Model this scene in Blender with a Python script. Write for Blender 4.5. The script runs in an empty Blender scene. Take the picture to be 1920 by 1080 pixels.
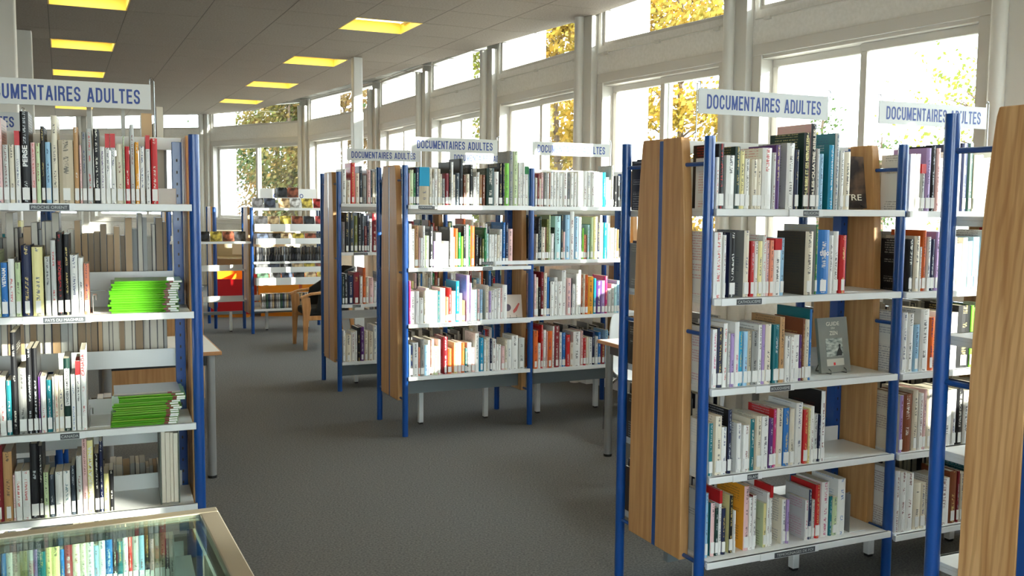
import bpy, bmesh, math, random
from mathutils import Vector, Matrix
from math import sin, cos, pi, radians as R
S = bpy.context.scene
COL = S.collection
random.seed(7)

# ------------------------------------------------------------------ camera, sky, sun, exposure
cd = bpy.data.cameras.new('camera'); cam = bpy.data.objects.new('camera', cd); COL.objects.link(cam)
cd.sensor_width = 36.0; cd.lens = 34.073; cd.clip_start = 0.05; cd.clip_end = 400
cam.matrix_world = Matrix.Translation((0, 0, 1.6855)) @ Matrix.Rotation(pi/2 - 0.0869, 4, 'X') @ Matrix.Rotation(0.0088, 4, 'Z')
S.camera = cam
wd = bpy.data.worlds.new('sky'); S.world = wd; wd.use_nodes = True
bg = wd.node_tree.nodes['Background']; bg.inputs['Color'].default_value = (0.84, 0.92, 1.0, 1); bg.inputs['Strength'].default_value = 8.5
sd = bpy.data.lights.new('sun', 'SUN'); sun = bpy.data.objects.new('sun', sd); COL.objects.link(sun)
sd.energy = 13.0; sd.angle = R(0.6); sd.color = (1.0, 0.95, 0.85)
SUN_TO = Vector((0.871, -0.491, 0.235)).normalized()          # low autumn sun, over the window wall, a little behind the viewer
sun.rotation_euler = SUN_TO.to_track_quat('Z', 'Y').to_euler()
S.view_settings.view_transform = 'Standard'; S.view_settings.look = 'None'
S.view_settings.gamma = 1.0; S.view_settings.use_curve_mapping = False
S.view_settings.exposure = 0.78
S.cycles.use_denoising = True
S.cycles.max_bounces = 10; S.cycles.diffuse_bounces = 6; S.cycles.transparent_max_bounces = 16

# ------------------------------------------------------------------ materials
def lin(c):
    f = lambda x: x/12.92 if x <= 0.04045 else ((x+0.055)/1.055)**2.4
    return tuple(f(v/255.0) for v in c[:3])
def mat(name, rgb, rough=0.5, metal=0.0, spec=0.5, coat=0.0, emit=0.0):
    m = bpy.data.materials.new(name); m.use_nodes = True
    b = m.node_tree.nodes['Principled BSDF']
    b.inputs['Base Color'].default_value = (*lin(rgb), 1); b.inputs['Roughness'].default_value = rough
    b.inputs['Metallic'].default_value = metal; b.inputs['Specular IOR Level'].default_value = spec
    b.inputs['Coat Weight'].default_value = coat
    if emit:
        b.inputs['Emission Color'].default_value = (*lin(rgb), 1); b.inputs['Emission Strength'].default_value = emit
    return m
def nd(m, t, **k):
    n = m.node_tree.nodes.new(t)
    for a, v in k.items(): setattr(n, a, v)
    return n
def lk(m, a, b): m.node_tree.links.new(a, b)
def speckle(m, scale, c0, c1, lo=.35, hi=.65, stretch=(1, 1, 1), detail=3, bump=0.0, coords='Object'):
    """two colours mixed by noise, optional fine relief"""
    b = m.node_tree.nodes['Principled BSDF']
    tc = nd(m, 'ShaderNodeTexCoord'); mp = nd(m, 'ShaderNodeMapping'); mp.inputs['Scale'].default_value = stretch
    n = nd(m, 'ShaderNodeTexNoise'); n.inputs['Scale'].default_value = scale; n.inputs['Detail'].default_value = detail
    r = nd(m, 'ShaderNodeValToRGB')
    r.color_ramp.elements[0].position = lo; r.color_ramp.elements[0].color = (*lin(c0), 1)
    r.color_ramp.elements[1].position = hi; r.color_ramp.elements[1].color = (*lin(c1), 1)
    lk(m, tc.outputs[coords], mp.inputs['Vector']); lk(m, mp.outputs[0], n.inputs['Vector'])
    lk(m, n.outputs['Fac'], r.inputs['Fac']); lk(m, r.outputs[0], b.inputs['Base Color'])
    if bump:
        bp = nd(m, 'ShaderNodeBump'); bp.inputs['Strength'].default_value = bump; bp.inputs['Distance'].default_value = .004
        lk(m, n.outputs['Fac'], bp.inputs['Height']); lk(m, bp.outputs[0], b.inputs['Normal'])
    return m
M = {}
M['blue'] = mat('blue_paint', (12, 70, 144), .30, spec=.5, coat=.3)
M['wood'] = speckle(mat('beech_veneer', (204, 156, 98), .45), 5, (182, 133, 80), (203, 156, 102), stretch=(9, 9, .55), detail=5)
M['dwood'] = speckle(mat('oak_edge', (178, 120, 66), .4), 6, (160, 104, 54), (196, 140, 84), stretch=(1, 8, 8), detail=4)
M['shelf'] = mat('pale_grey_enamel', (228, 230, 228), .38)
M['grey'] = mat('grey_enamel', (120, 128, 130), .45)
M['white'] = mat('white_enamel', (226, 228, 226), .4)
M['plastic'] = mat('white_plastic', (232, 234, 234), .35)
M['signboard'] = mat('pale_sign_board', (200, 203, 202), .4)
M['ink'] = mat('blue_ink', (38, 66, 140), .5)
M['black'] = mat('black_plastic', (24, 25, 27), .5)
M['chrome'] = mat('chrome', (200, 202, 205), .15, metal=1.0)
M['steel'] = mat('grey_steel', (150, 150, 148), .3, metal=.35)
M['alu'] = mat('champagne_aluminium', (196, 186, 164), .3, metal=.75)
M['wall'] = speckle(mat('off_white_render', (214, 206, 190), .85), 40, (238, 236, 231), (246, 244, 240), bump=.03)
M['frame'] = mat('beige_lacquered_aluminium', (218, 215, 209), .45)
M['pilaster'] = mat('grey_beige_paint', (222, 220, 214), .6)
M['fin'] = mat('white_concrete', (235, 232, 224), .8)
M['carpet'] = speckle(mat('blue_grey_carpet', (120, 124, 128), .98, spec=.1), 95, (84, 85, 85), (121, 120, 117), .3, .7, detail=4, bump=.5)
M['tile'] = speckle(mat('mineral_ceiling_tile', (196, 190, 178), .95, spec=.1), 60, (160, 150, 141), (174, 164, 155), detail=4, bump=.06)
M['tgrid'] = mat('ceiling_grid', (110, 106, 98), .7)
M['troffer'] = mat('yellowed_reflector', (255, 226, 120), .55)
M['lamp'] = mat('lamp_diffuser', (255, 236, 180), .5, emit=4.0)
M['paper'] = mat('paper', (222, 214, 196), .9, spec=.2)
M['label'] = mat('white_sticker', (232, 232, 228), .6)
M['tag'] = mat('dark_label', (70, 74, 78), .5)
M['tagtext'] = mat('pale_print', (200, 204, 204), .6)
M['laminate'] = mat('white_laminate', (222, 222, 216), .4)
M['edge'] = mat('wooden_edge', (186, 132, 84), .5)
M['red'] = mat('red_board', (205, 22, 30), .45)
M['orange'] = mat('orange_board', (245, 150, 30), .45)
M['cream'] = mat('cream_board', (214, 200, 168), .6)
M['cloth'] = speckle(mat('black_upholstery', (26, 28, 30), .95), 200, (20, 22, 24), (36, 38, 40))
M['beech'] = speckle(mat('steamed_beech', (196, 140, 86), .45), 6, (180, 124, 72), (208, 154, 100), stretch=(6, 6, 1))
M['bark'] = mat('bark', (84, 68, 52), .95)
M['grass'] = speckle(mat('grass', (90, 110, 50), .95), 6, (92, 90, 82), (122, 118, 106))
M['grn'] = mat('lime_cover', (74, 146, 24), .28, coat=.2)
M['maroon'] = mat('maroon_cover', (120, 34, 40), .3)
def oak():
    m = speckle(mat('oak_veneer', (222, 178, 124), .4), 3.2, (196, 146, 92), (226, 182, 128), .38, .62, stretch=(7, 7, .42), detail=6)
    b = m.node_tree.nodes['Principled BSDF']; src = b.inputs['Base Color'].links[0].from_socket
    tc = nd(m, 'ShaderNodeTexCoord'); mp = nd(m, 'ShaderNodeMapping'); mp.inputs['Scale'].default_value = (1, 1, .16)
    w = nd(m, 'ShaderNodeTexWave', wave_type='RINGS', rings_direction='X'); w.inputs['Scale'].default_value = 14; w.inputs['Distortion'].default_value = 6; w.inputs['Detail'].default_value = 3; w.inputs['Detail Scale'].default_value = 1.2
    mx = nd(m, 'ShaderNodeMix', data_type='RGBA', blend_type='MULTIPLY'); r = nd(m, 'ShaderNodeValToRGB'); r.color_ramp.elements[0].color = (.78, .70, .62, 1); r.color_ramp.elements[1].color = (1, 1, 1, 1); r.color_ramp.elements[0].position = .05; r.color_ramp.elements[1].position = .5
    lk(m, tc.outputs['Object'], mp.inputs[0]); lk(m, mp.outputs[0], w.inputs[0]); lk(m, w.outputs['Fac'], r.inputs[0]); mx.inputs['Factor'].default_value = .8
    lk(m, src, mx.inputs['A']); lk(m, r.outputs[0], mx.inputs['B']); lk(m, mx.outputs['Result'], b.inputs['Base Color']); return m
M['oak'] = oak()
def glass(name, tint=(.96, .99, .97), ior=1.5):
    m = bpy.data.materials.new(name); m.use_nodes = True; nt = m.node_tree; nt.nodes.clear()
    o = nd(m, 'ShaderNodeOutputMaterial'); mx = nd(m, 'ShaderNodeMixShader'); t = nd(m, 'ShaderNodeBsdfTransparent'); g = nd(m, 'ShaderNodeBsdfGlossy'); f = nd(m, 'ShaderNodeFresnel')
    t.inputs['Color'].default_value = (*tint, 1); g.inputs['Roughness'].default_value = .01; geo = nd(m, 'ShaderNodeNewGeometry'); mi = nd(m, 'ShaderNodeMix', data_type='FLOAT'); mi.inputs['A'].default_value = ior; mi.inputs['B'].default_value = 1/ior
    lk(m, geo.outputs['Backfacing'], mi.inputs['Factor']); lk(m, mi.outputs['Result'], f.inputs['IOR'])   # same reflectance on both faces of a pane
    lk(m, f.outputs[0], mx.inputs[0]); lk(m, t.outputs[0], mx.inputs[1]); lk(m, g.outputs[0], mx.inputs[2]); lk(m, mx.outputs[0], o.inputs['Surface'])
    return m
M['glass'] = glass('window_glass'); M['cglass'] = glass('display_case_glass', (.84, .93, .89), 1.7)

def book_material():
    m = bpy.data.materials.new('book_covers'); m.use_nodes = True
    b = m.node_tree.nodes['Principled BSDF']
    a = nd(m, 'ShaderNodeAttribute', attribute_name='col'); p = nd(m, 'ShaderNodeAttribute', attribute_name='prn'); uv = nd(m, 'ShaderNodeUVMap', uv_map='uv')
    sep = nd(m, 'ShaderNodeSeparateXYZ'); lk(m, uv.outputs[0], sep.inputs[0])
    def mth(op, x, y=None, z=None):
        n = nd(m, 'ShaderNodeMath', operation=op)
        for i, v in enumerate((x, y, z)):
            if v is None: continue
            if isinstance(v, (int, float)): n.inputs[i].default_value = v
            else: lk(m, v, n.inputs[i])
        return n.outputs[0]
    def band(x, lo, hi): return mth('MULTIPLY', mth('GREATER_THAN', x, lo), mth('LESS_THAN', x, hi))
    def noise(vec, sc):
        n = nd(m, 'ShaderNodeTexNoise'); n.inputs['Scale'].default_value = sc; n.inputs['Detail'].default_value = 1.0; lk(m, vec, n.inputs['Vector']); return n.outputs['Fac']
    seed = mth('MULTIPLY', p.outputs['Alpha'], 61.0)
    cv = nd(m, 'ShaderNodeCombineXYZ'); lk(m, mth('MULTIPLY', sep.outputs['X'], 3.2), cv.inputs[0]); lk(m, mth('ADD', mth('MULTIPLY', sep.outputs['Y'], 210.0), seed), cv.inputs[1]); lk(m, seed, cv.inputs[2])
    cw = nd(m, 'ShaderNodeCombineXYZ'); lk(m, mth('ADD', mth('MULTIPLY', sep.outputs['Y'], 13.0), seed), cw.inputs[1]); lk(m, seed, cw.inputs[0])
    letters = mth('GREATER_THAN', noise(cv.outputs[0], 1.0), .5)
    words_ = mth('GREATER_THAN', noise(cw.outputs[0], 1.0), .47)
    spine = mth('MULTIPLY', band(sep.outputs['X'], .33, .67), mth('MULTIPLY', letters, words_))
    # small lines of text on the faces of the covers (u runs 2..3 there)
    cc = nd(m, 'ShaderNodeCombineXYZ'); lk(m, mth('MULTIPLY', sep.outputs['X'], 46.0), cc.inputs[0]); lk(m, mth('MULTIPLY', sep.outputs['Y'], 95.0), cc.inputs[1]); lk(m, seed, cc.inputs[2])
    rows = mth('GREATER_THAN', mth('FRACT', mth('MULTIPLY', sep.outputs['Y'], 95.0)), .5)
    para = mth('GREATER_THAN', noise(cw.outputs[0], 1.0), .5)
    cover = mth('MULTIPLY', mth('MULTIPLY', band(sep.outputs['X'], 2.2, 2.86), mth('GREATER_THAN', noise(cc.outputs[0], 1.0), .44)), mth('MULTIPLY', rows, para))
    k = mth('MINIMUM', mth('ADD', mth('MULTIPLY', spine, .75), mth('MULTIPLY', cover, .45)), 1.0)
    mx = nd(m, 'ShaderNodeMix', data_type='RGBA'); lk(m, k, mx.inputs['Factor']); lk(m, a.outputs['Color'], mx.inputs['A']); lk(m, p.outputs['Color'], mx.inputs['B'])
    lk(m, mx.outputs['Result'], b.inputs['Base Color']); b.inputs['Roughness'].default_value = .38; b.inputs['Specular IOR Level'].default_value = .35
    return m
M['book'] = book_material()

# ------------------------------------------------------------------ helpers
def tag(o, label=None, cat=None, group=None, kind=None):
    if label: o['label'] = label
    if cat: o['category'] = cat
    if group: o['group'] = group
    if kind: o['kind'] = kind
    return o
def empty(name, loc=(0, 0, 0), rz=0.0, parent=None):
    o = bpy.data.objects.new(name, None); COL.objects.link(o); o.location = loc; o.rotation_euler = (0, 0, rz); o.empty_display_size = .1
    if parent: o.parent = parent
    return o
class MB:
    """collects simple solids and links them as one mesh object"""
    def __init__(self): self.v = []; self.f = []; self.smooth = False
    def add(self, vs, fs):
        k = len(self.v); self.v += [tuple(p) for p in vs]; self.f += [tuple(i+k for i in f) for f in fs]; return self
    def box(self, x0, x1, y0, y1, z0, z1, mtx=None):
        vs = [Vector((x, y, z)) for z in (z0, z1) for y in (y0, y1) for x in (x0, x1)]
        if mtx: vs = [mtx @ p for p in vs]
        return self.add(vs, [(0, 2, 3, 1), (4, 5, 7, 6), (0, 1, 5, 4), (2, 6, 7, 3), (0, 4, 6, 2), (1, 3, 7, 5)])
    def prism(self, poly, axis, a, b):
        """poly: 2D outline (counter-clockwise) swept along axis ('x': poly in y,z; 'y': x,z; 'z': x,y)"""
        mk = {'x': lambda p, t: (t, p[0], p[1]), 'y': lambda p, t: (p[0], t, p[1]), 'z': lambda p, t: (p[0], p[1], t)}[axis]
        n = len(poly); vs = [mk(p, a) for p in poly] + [mk(p, b) for p in poly]
        fs = [tuple(reversed(range(n))), tuple(range(n, 2*n))] + [(i, (i+1) % n, n+(i+1) % n, n+i) for i in range(n)]
        if axis == 'y': fs = [tuple(reversed(f)) for f in fs]
        return self.add(vs, fs)
    def tube(self, pts, r, n=8, cap=True):
        pts = [Vector(p) for p in pts]; rs = r if isinstance(r, (list, tuple)) else [r]*len(pts); k = len(self.v); up = Vector((0, 0, 1))
        for i, p in enumerate(pts):
            d = (pts[min(i+1, len(pts)-1)] - pts[max(i-1, 0)]).normalized()
            a = d.cross(up if abs(d.z) < .9 else Vector((1, 0, 0))).normalized(); b = d.cross(a)
            for j in range(n):
                t = 2*pi*j/n; self.v.append(tuple(p + (a*cos(t) + b*sin(t))*rs[i]))
        for i in range(len(pts)-1):
            for j in range(n):
                q = (j+1) % n; self.f.append((k+i*n+j, k+(i+1)*n+j, k+(i+1)*n+q, k+i*n+q))
        if cap:
            self.f.append(tuple(k+j for j in range(n))); e = k+(len(pts)-1)*n; self.f.append(tuple(e+j for j in reversed(range(n))))
        return self
    def lathe(self, prof, n=20, c=(0, 0)):
        k = len(self.v)
        for r, z in prof:
            for j in range(n): self.v.append((c[0]+r*cos(2*pi*j/n), c[1]+r*sin(2*pi*j/n), z))
        for i in range(len(prof)-1):
            for j in range(n):
                q = (j+1) % n; self.f.append((k+i*n+j, k+i*n+q, k+(i+1)*n+q, k+(i+1)*n+j))
        self.f.append(tuple(k+j for j in reversed(range(n)))); e = k+(len(prof)-1)*n; self.f.append(tuple(e+j for j in range(n)))
        return self
    def mesh(self, name, m):
        me = bpy.data.meshes.new(name); me.from_pydata(self.v, [], self.f); me.materials.append(m)
        if self.smooth: me.shade_smooth()
        return me
    def build(self, name, m, parent=None, bevel=0.0, kind=None, smooth=False, fixn=False):
        me = self.mesh(name, m)
        if fixn or bevel:
            bm = bmesh.new(); bm.from_mesh(me); bmesh.ops.recalc_face_normals(bm, faces=bm.faces); bm.to_mesh(me); bm.free()
        o = bpy.data.objects.new(name, me); COL.objects.link(o)
        if parent: o.parent = parent
        if bevel:
            b = o.modifiers.new('bevel', 'BEVEL'); b.width = bevel; b.segments = 2; b.limit_method = 'ANGLE'
        if smooth: smooth_by_angle(me)
        if kind: o['kind'] = kind
        return o
def smooth_by_angle(me, ang=R(40)):
    bm = bmesh.new(); bm.from_mesh(me)
    for f in bm.faces: f.smooth = True
    for e in bm.edges: e.smooth = len(e.link_faces) == 2 and e.calc_face_angle(4) < ang
    bm.to_mesh(me); bm.free()
def inst(me, name, parent=None, loc=(0, 0, 0), rot=(0, 0, 0)):
    o = bpy.data.objects.new(name, me); COL.objects.link(o); o.location = loc; o.rotation_euler = rot
    if parent: o.parent = parent
    return o
def copy_tree(o, parent=None):
    kids = [c for c in ALL_CHILDREN.get(o.name, [])] or [c for c in bpy.data.objects if c.parent == o]
    c = o.copy(); COL.objects.link(c)
    if parent: c.parent = parent
    for ch in kids: copy_tree(ch, c)
    return c
ALL_CHILDREN = {}
_txt = {}
def text_mesh(body, bold=.0):
    """flat lettering as a mesh lying in x,y; returns (mesh, width, height)"""
    if (body, bold) in _txt: return _txt[(body, bold)]
    cu = bpy.data.curves.new('lettering', 'FONT'); cu.body = body; cu.size = 1.0; cu.offset = bold; cu.resolution_u = 3
    to = bpy.data.objects.new('lettering', cu); COL.objects.link(to)
    dg = bpy.context.evaluated_depsgraph_get(); me = bpy.data.meshes.new_from_object(to.evaluated_get(dg))
    bpy.data.objects.remove(to); bpy.data.curves.remove(cu)
    xs = [v.co.x for v in me.vertices]; ys = [v.co.y for v in me.vertices]
    for v in me.vertices: v.co.x -= min(xs); v.co.y -= min(ys)
    _txt[(body, bold)] = (me, max(xs)-min(xs), max(ys)-min(ys)); return _txt[(body, bold)]
def text(body, name, m, parent, origin, right, up, w, h, bold=.0):
    """lettering filling w x h from origin, along right and up"""
    src, tw, th = text_mesh(body, bold); me = src.copy(); right = Vector(right); up = Vector(up); origin = Vector(origin)
    for v in me.vertices: v.co = origin + right*(v.co.x/tw*w) + up*(v.co.y/th*h)
    me.materials.clear(); me.materials.append(m)
    o = bpy.data.objects.new(name, me); COL.objects.link(o); o.parent = parent; return o

# letters of the shelf signs: condensed grotesque capitals drawn as ribbons
def arc(cx, cy, rx, ry, a0, a1, n=10): return [(cx+rx*cos(R(a0+(a1-a0)*i/n)), cy+ry*sin(R(a0+(a1-a0)*i/n))) for i in range(n+1)]
GW = {'D': .50, 'O': .54, 'C': .50, 'U': .50, 'M': .62, 'E': .44, 'N': .52, 'T': .46, 'A': .54, 'I': .15, 'R': .50, 'S': .48, 'L': .42, ' ': .26}
def glyph(ch):
    w = GW[ch]; s = .15; h = s/2; l, r, b, t = h, w-h, h, 1-h
    if ch == 'D': return [[(l, 0), (l, 1)], [(l, t), (w*.45, t)] + arc(r-.2, t-.24, .2, .24, 90, 0, 6) + arc(r-.2, b+.24, .2, .24, 0, -90, 6) + [(w*.45, b), (l, b)]]
    if ch == 'O': return [arc(w/2, .5+.18, w/2-h, .5-.18-h, 0, 180) + arc(w/2, .5-.18, w/2-h, .5-.18-h, 180, 360) + [(r, .7)]]
    if ch == 'C': return [[(r, .68)] + arc(w/2, .5+.18, w/2-h, .5-.18-h, 0, 180) + arc(w/2, .5-.18, w/2-h, .5-.18-h, 180, 360) + [(r, .36)]]
    if ch == 'U': return [[(l, 1), (l, .32)] + arc(w/2, .30, w/2-h, .30-h, 180, 360) + [(r, 1)]]
    if ch == 'M': return [[(l, 0), (l, 1)], [(r, 0), (r, 1)], [(l+.03, .97), (w/2, .05)], [(r-.03, .97), (w/2, .05)]]
    if ch == 'E': return [[(l, 0), (l, 1)], [(l, t), (w, t)], [(l, .52), (w*.92, .52)], [(l, b), (w, b)]]
    if ch == 'N': return [[(l, 0), (l, 1)], [(r, 0), (r, 1)], [(l, .95), (r, .05)]]
    if ch == 'T': return [[(w/2, 0), (w/2, 1)], [(0, t), (w, t)]]
    if ch == 'A': return [[(l-.01, 0), (w/2-.02, .98)], [(r+.01, 0), (w/2+.02, .98)], [(w*.24, .30), (w*.76, .30)]]
    if ch == 'I': return [[(w/2, 0), (w/2, 1)]]
    if ch == 'R': return [[(l, 0), (l, 1)], [(l, t), (w*.5, t)] + arc(r-.14, t-.21, .14, .21, 90, -90, 8) + [(l, t-.42)], [(w*.5, .48)] + [(r-.05, .42), (r-.01, .25), (r+.01, 0)]]
    if ch == 'S': return [[(r, .68)] + arc(w/2, .74, w/2-h, .26-h, 10, 180, 8) + [(l+.02, .62), (w*.35, .54), (w*.68, .46), (r-.01, .36)] + arc(w/2, .26, w/2-h, .26-h, 0, -180, 8) + [(l, .32)]]
    if ch == 'L': return [[(l, 0), (l, 1)], [(l, b), (w, b)]]
    return []
def ribbon(pts, s):
    out = []; pts = [Vector(q) for q in pts]; n = len(pts)
    for i, q in enumerate(pts):
        d = (pts[min(i+1, n-1)]-pts[max(i-1, 0)]); d = d.normalized() if d.length > 1e-6 else Vector((0, 1)); out.append((q+Vector((-d.y, d.x))*s/2, q-Vector((-d.y, d.x))*s/2))
    return out
def sign_lettering(body, m, parent, x0, y, z0, W, H):
    total = sum(GW[c] for c in body) + .115*(len(body)-1); k = W/total; x = 0; mb = MB(); lay = 0
    for c in body:
        for st in glyph(c):
            rb = ribbon(st, .15); i0 = len(mb.v); lay = (lay+1) % 3
            for a, b in rb: mb.v += [(x0+(x+a.x)*k, y-lay*.00004, z0+a.y*H), (x0+(x+b.x)*k, y-lay*.00004, z0+b.y*H)]
            for i in range(len(rb)-1): mb.f.append((i0+2*i, i0+2*i+1, i0+2*i+3, i0+2*i+2))
        x += GW[c] + .115
    return mb.build('lettering', m, parent)

# ------------------------------------------------------------------ the setting: carpet, window wall, ceiling
WALL = [(-12.2, 21.1), (-8.9, 20.28), (-6.13, 19.57), (-3.74, 17.66), (-2.09, 15.0), (-1.15, 13.0), (-.235, 11.1), (.705, 9.13), (1.715, 7.43), (2.81, 5.53), (3.86, 3.62), (4.9, 1.7), (5.95, -.2), (7.0, -2.1), (7.6, -3.2)]
ROOM = WALL + [(-12.2, -3.2)]
CZ = 3.4
tag(MB().prism([p for p in reversed(ROOM)], 'z', -.12, 0).build('floor', M['carpet'], fixn=True), kind='structure')
tag(MB().box(-90, 90, -60, 120, -.5, -.13).build('ground', M['grass']), kind='structure')
tag(MB().box(-12.4, -12.2, -3.4, 21.3, 0, 3.7).build('wall_left', M['wall']), kind='structure')
bw = MB().box(-12.4, 7.8, -3.4, -3.2, 0, .85).box(-12.4, 7.8, -3.4, -3.2, 2.85, 3.7)
BX = [-12.4, -1.9, .4, 1.4, 4.4, 7.8]
for k in range(0, len(BX), 2): bw.box(BX[k], BX[k+1], -3.4, -3.2, .85, 2.85)
tag(bw.build('wall_back', M['wall']), kind='structure')
for k in range(1, len(BX)-1, 2):                      # unseen windows added behind the viewer to brighten shelf fronts and end panels
    x0, x1 = BX[k], BX[k+1]; e = empty('window_%d' % (30+k), ((x0+x1)/2, -3.3, .85)); e['kind'] = 'structure'; h = (x1-x0)/2
    MB().box(-h, h, -.05, .05, 0, .06).box(-h, h, -.05, .05, 1.94, 2.0).box(-h, -h+.06, -.05, .05, .06, 1.94).box(h-.06, h, -.05, .05, .06, 1.94).box(-.03, .03, -.05, .05, .06, 1.94).build('frame', M['frame'], e, bevel=.004)
    for a, b in ((-h+.06, -.03), (.03, h-.06)): MB().box(a, b, -.003, .003, .06, 1.94).build('pane', M['glass'], e)

wall_mb = {'wall_far': MB(), 'wall_right': MB()}
for i in range(len(WALL)-1):
    a = Vector((*WALL[i], 0)); b = Vector((*WALL[i+1], 0)); d = (b-a); L = d.length; d.normalize(); n = Vector((-d.y, d.x, 0))
    F = Matrix(((d.x, n.x, 0, a.x), (d.y, n.y, 0, a.y), (0, 0, 1, 0), (0, 0, 0, 1)))
    w = wall_mb['wall_far' if i < 3 else 'wall_right']; hp = .13; s0, s1 = hp+.04, L-hp-.04
    for z0, z1 in ((0, 1.30), (2.81, 3.12), (3.52, 3.75)): w.box(-.02, L+.02, 0, .2, z0, z1, F)
    for q0, q1 in ((-.02, s0), (s1, L+.02)): w.box(q0, q1, 0, .2, 1.30, 2.81, F); w.box(q0, q1, 0, .2, 3.12, 3.52, F)
    # pilaster with a round service pipe, and the concrete fin outside
    p = MB().box(-.12, .12, -.07, .0, 0, 3.4, F); tr = p.build('trim_%d' % (i+1), M['pilaster'], bevel=.006, kind='structure')
    MB().tube([F @ Vector((-.035, -.10, 0)), F @ Vector((-.035, -.10, 3.4))], .045, 12).build('pipe', M['pilaster'], tr, smooth=True)
    tag(MB().box(-.09, .09, .2, .62, -.13, 3.75, F).build('trim_%d' % (i+21), M['fin']), kind='structure')
    wn = empty('window_%d' % (i+1)); wn['kind'] = 'structure'
    wn.matrix_world = F
    def ring(name, x0, x1, z0, z1, t, y0, y1, m, parent, bev=.004):
        return MB().box(x0, x1, y0, y1, z0, z0+t).box(x0, x1, y0, y1, z1-t, z1).box(x0, x0+t, y0, y1, z0+t, z1-t).box(x1-t, x1, y0, y1, z0+t, z1-t).build(name, m, parent, bevel=bev)
    ring('casing', s0-.03, s1+.03, 1.24, 2.87, .085, -.018, .0, M['frame'], wn)
    ring('frame', s0, s1, 1.30, 2.81, .05, .0, .15, M['frame'], wn)
    mid = (s0+s1)/2
    for q0, q1, y in ((s0+.05, mid+.03, .105), (mid-.03, s1-.05, .055)):
        sh = ring('sash', q0, q1, 1.35, 2.76, .055, y, y+.04, M['frame'], wn)
        MB().box(q0+.05, q1-.05, y+.017, y+.023, 1.40, 2.71).build('pane', M['glass'], sh)
    ring('clerestory_frame', s0, s1, 3.12, 3.52, .035, .02, .12, M['frame'], wn)
    MB().box(s0+.03, s1-.03, .066, .072, 3.15, 3.49).build('clerestory_pane', M['glass'], wn)
    # blind crank at the near jamb
    cr = MB().tube([(s1+.05, -.045, 2.90), (s1+.05, -.045, 1.35)], .007, 6).build('crank_rod', M['frame'], wn)
    MB().box(s1+.025, s1+.075, -.06, -.018, 2.86, 2.96).build('bracket', M['pilaster'], wn, bevel=.006)
    if i >= 5:
        cb = MB().tube([(hp+.02, -.012, 3.055), ((s0+s1)/2, -.012, 3.05), (s1+.04, -.012, 3.06)], .006, 6).build('cable', M['pilaster'], wn)
        for k in range(3): MB().box(s0+.1+k*(s1-s0-.2)/2-.03, s0+.1+k*(s1-s0-.2)/2+.03, -.022, -.0, 3.035, 3.062).build('cable_clip', M['pilaster'], wn)
for k, w in wall_mb.items(): tag(w.build(k, M['wall']), kind='structure')

# ceiling: a grid of tiles with recessed joints, some cells taken by lamps
CT = .4346; SU = .651; SV = .6716; U0 = -.0589; V0 = 8.965
cu_, cv_ = Vector((cos(CT), sin(CT))), Vector((-sin(CT), cos(CT)))
def clip(poly):
    n = len(ROOM)
    for i in range(n):
        a, b = Vector(ROOM[i]), Vector(ROOM[(i+1) % n]); d = b-a; nn = Vector((d.y, -d.x)).normalized()   # inward
        out = []
        for k in range(len(poly)):
            p, q = poly[k], poly[(k+1) % len(poly)]; sp, sq = (p-a) @ nn, (q-a) @ nn
            if sp >= 0: out.append(p)
            if (sp >= 0) != (sq >= 0): out.append(p + (q-p)*(sp/(sp-sq)))
        poly = out
        if len(poly) < 3: return []
    return poly
def inframe(p):
    from bpy_extras.object_utils import world_to_camera_view as w2c
    q = w2c(S, cam, Vector(p)); return q.z > 0 and -.03 < q.x < 1.03 and -.03 < q.y < 1.05
LAMPS = {(c, k) for c in (0, 4) for k in (-12, -8, -4, 0, 4, 8, 12, 16)}
LAMPS = {(c, k) for c, k in LAMPS if not (c == 4 and k > 12)}
slab = tag(MB().prism([p for p in reversed(ROOM)], 'z', CZ+.13, CZ+.35).build('ceiling', M['tgrid'], fixn=True), kind='structure')
rest = MB(); grid = MB(); nt = 0; full = None
for c in range(-34, 22):
    for k in range(-24, 30):
        u, v = U0+c*SU, V0+k*SV
        q = [u+.004, u+SU-.004], [v+.004, v+SV-.004]
        raw = [cu_*q[0][a]+cv_*q[1][b] for a, b in ((0, 0), (1, 0), (1, 1), (0, 1))]
        poly = clip(raw)
        if not poly: continue
        ctr = sum(poly, Vector((0, 0)))/len(poly)
        if (c, k) in LAMPS: continue
        area = .5*abs(sum(poly[j].x*poly[(j+1) % len(poly)].y-poly[(j+1) % len(poly)].x*poly[j].y for j in range(len(poly))))
        if area < .004: continue
        if inframe((ctr.x, ctr.y, CZ)) and nt < 300 and ctr.length < 21:
            nt += 1
            if len(poly) == 4 and abs(area-(SU-.008)*(SV-.008)) < 1e-4:
                if full is None:
                    full = MB().box(-(SU/2-.004), SU/2-.004, -(SV/2-.004), SV/2-.004, 0, .012).mesh('ceiling_tile', M['tile'])
                o = inst(full, 'ceiling_tile', slab, (ctr.x, ctr.y, CZ + random.uniform(-.0006, .0006)), (0, 0, CT))
            else:
                o = MB().prism([tuple(p) for p in poly], 'z', CZ, CZ+.012).build('ceiling_tile', M['tile'], slab, fixn=True)
        else:
            rest.prism([tuple(p) for p in poly], 'z', CZ, CZ+.012)
o = rest.build('more_ceiling_tiles', M['tile'], slab, kind='stuff', fixn=True)
g = MB()
for c in range(-34, 23):
    u = U0+c*SU; a, b = cu_*u+cv_*(V0-24*SV), cu_*u+cv_*(V0+30*SV)
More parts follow.
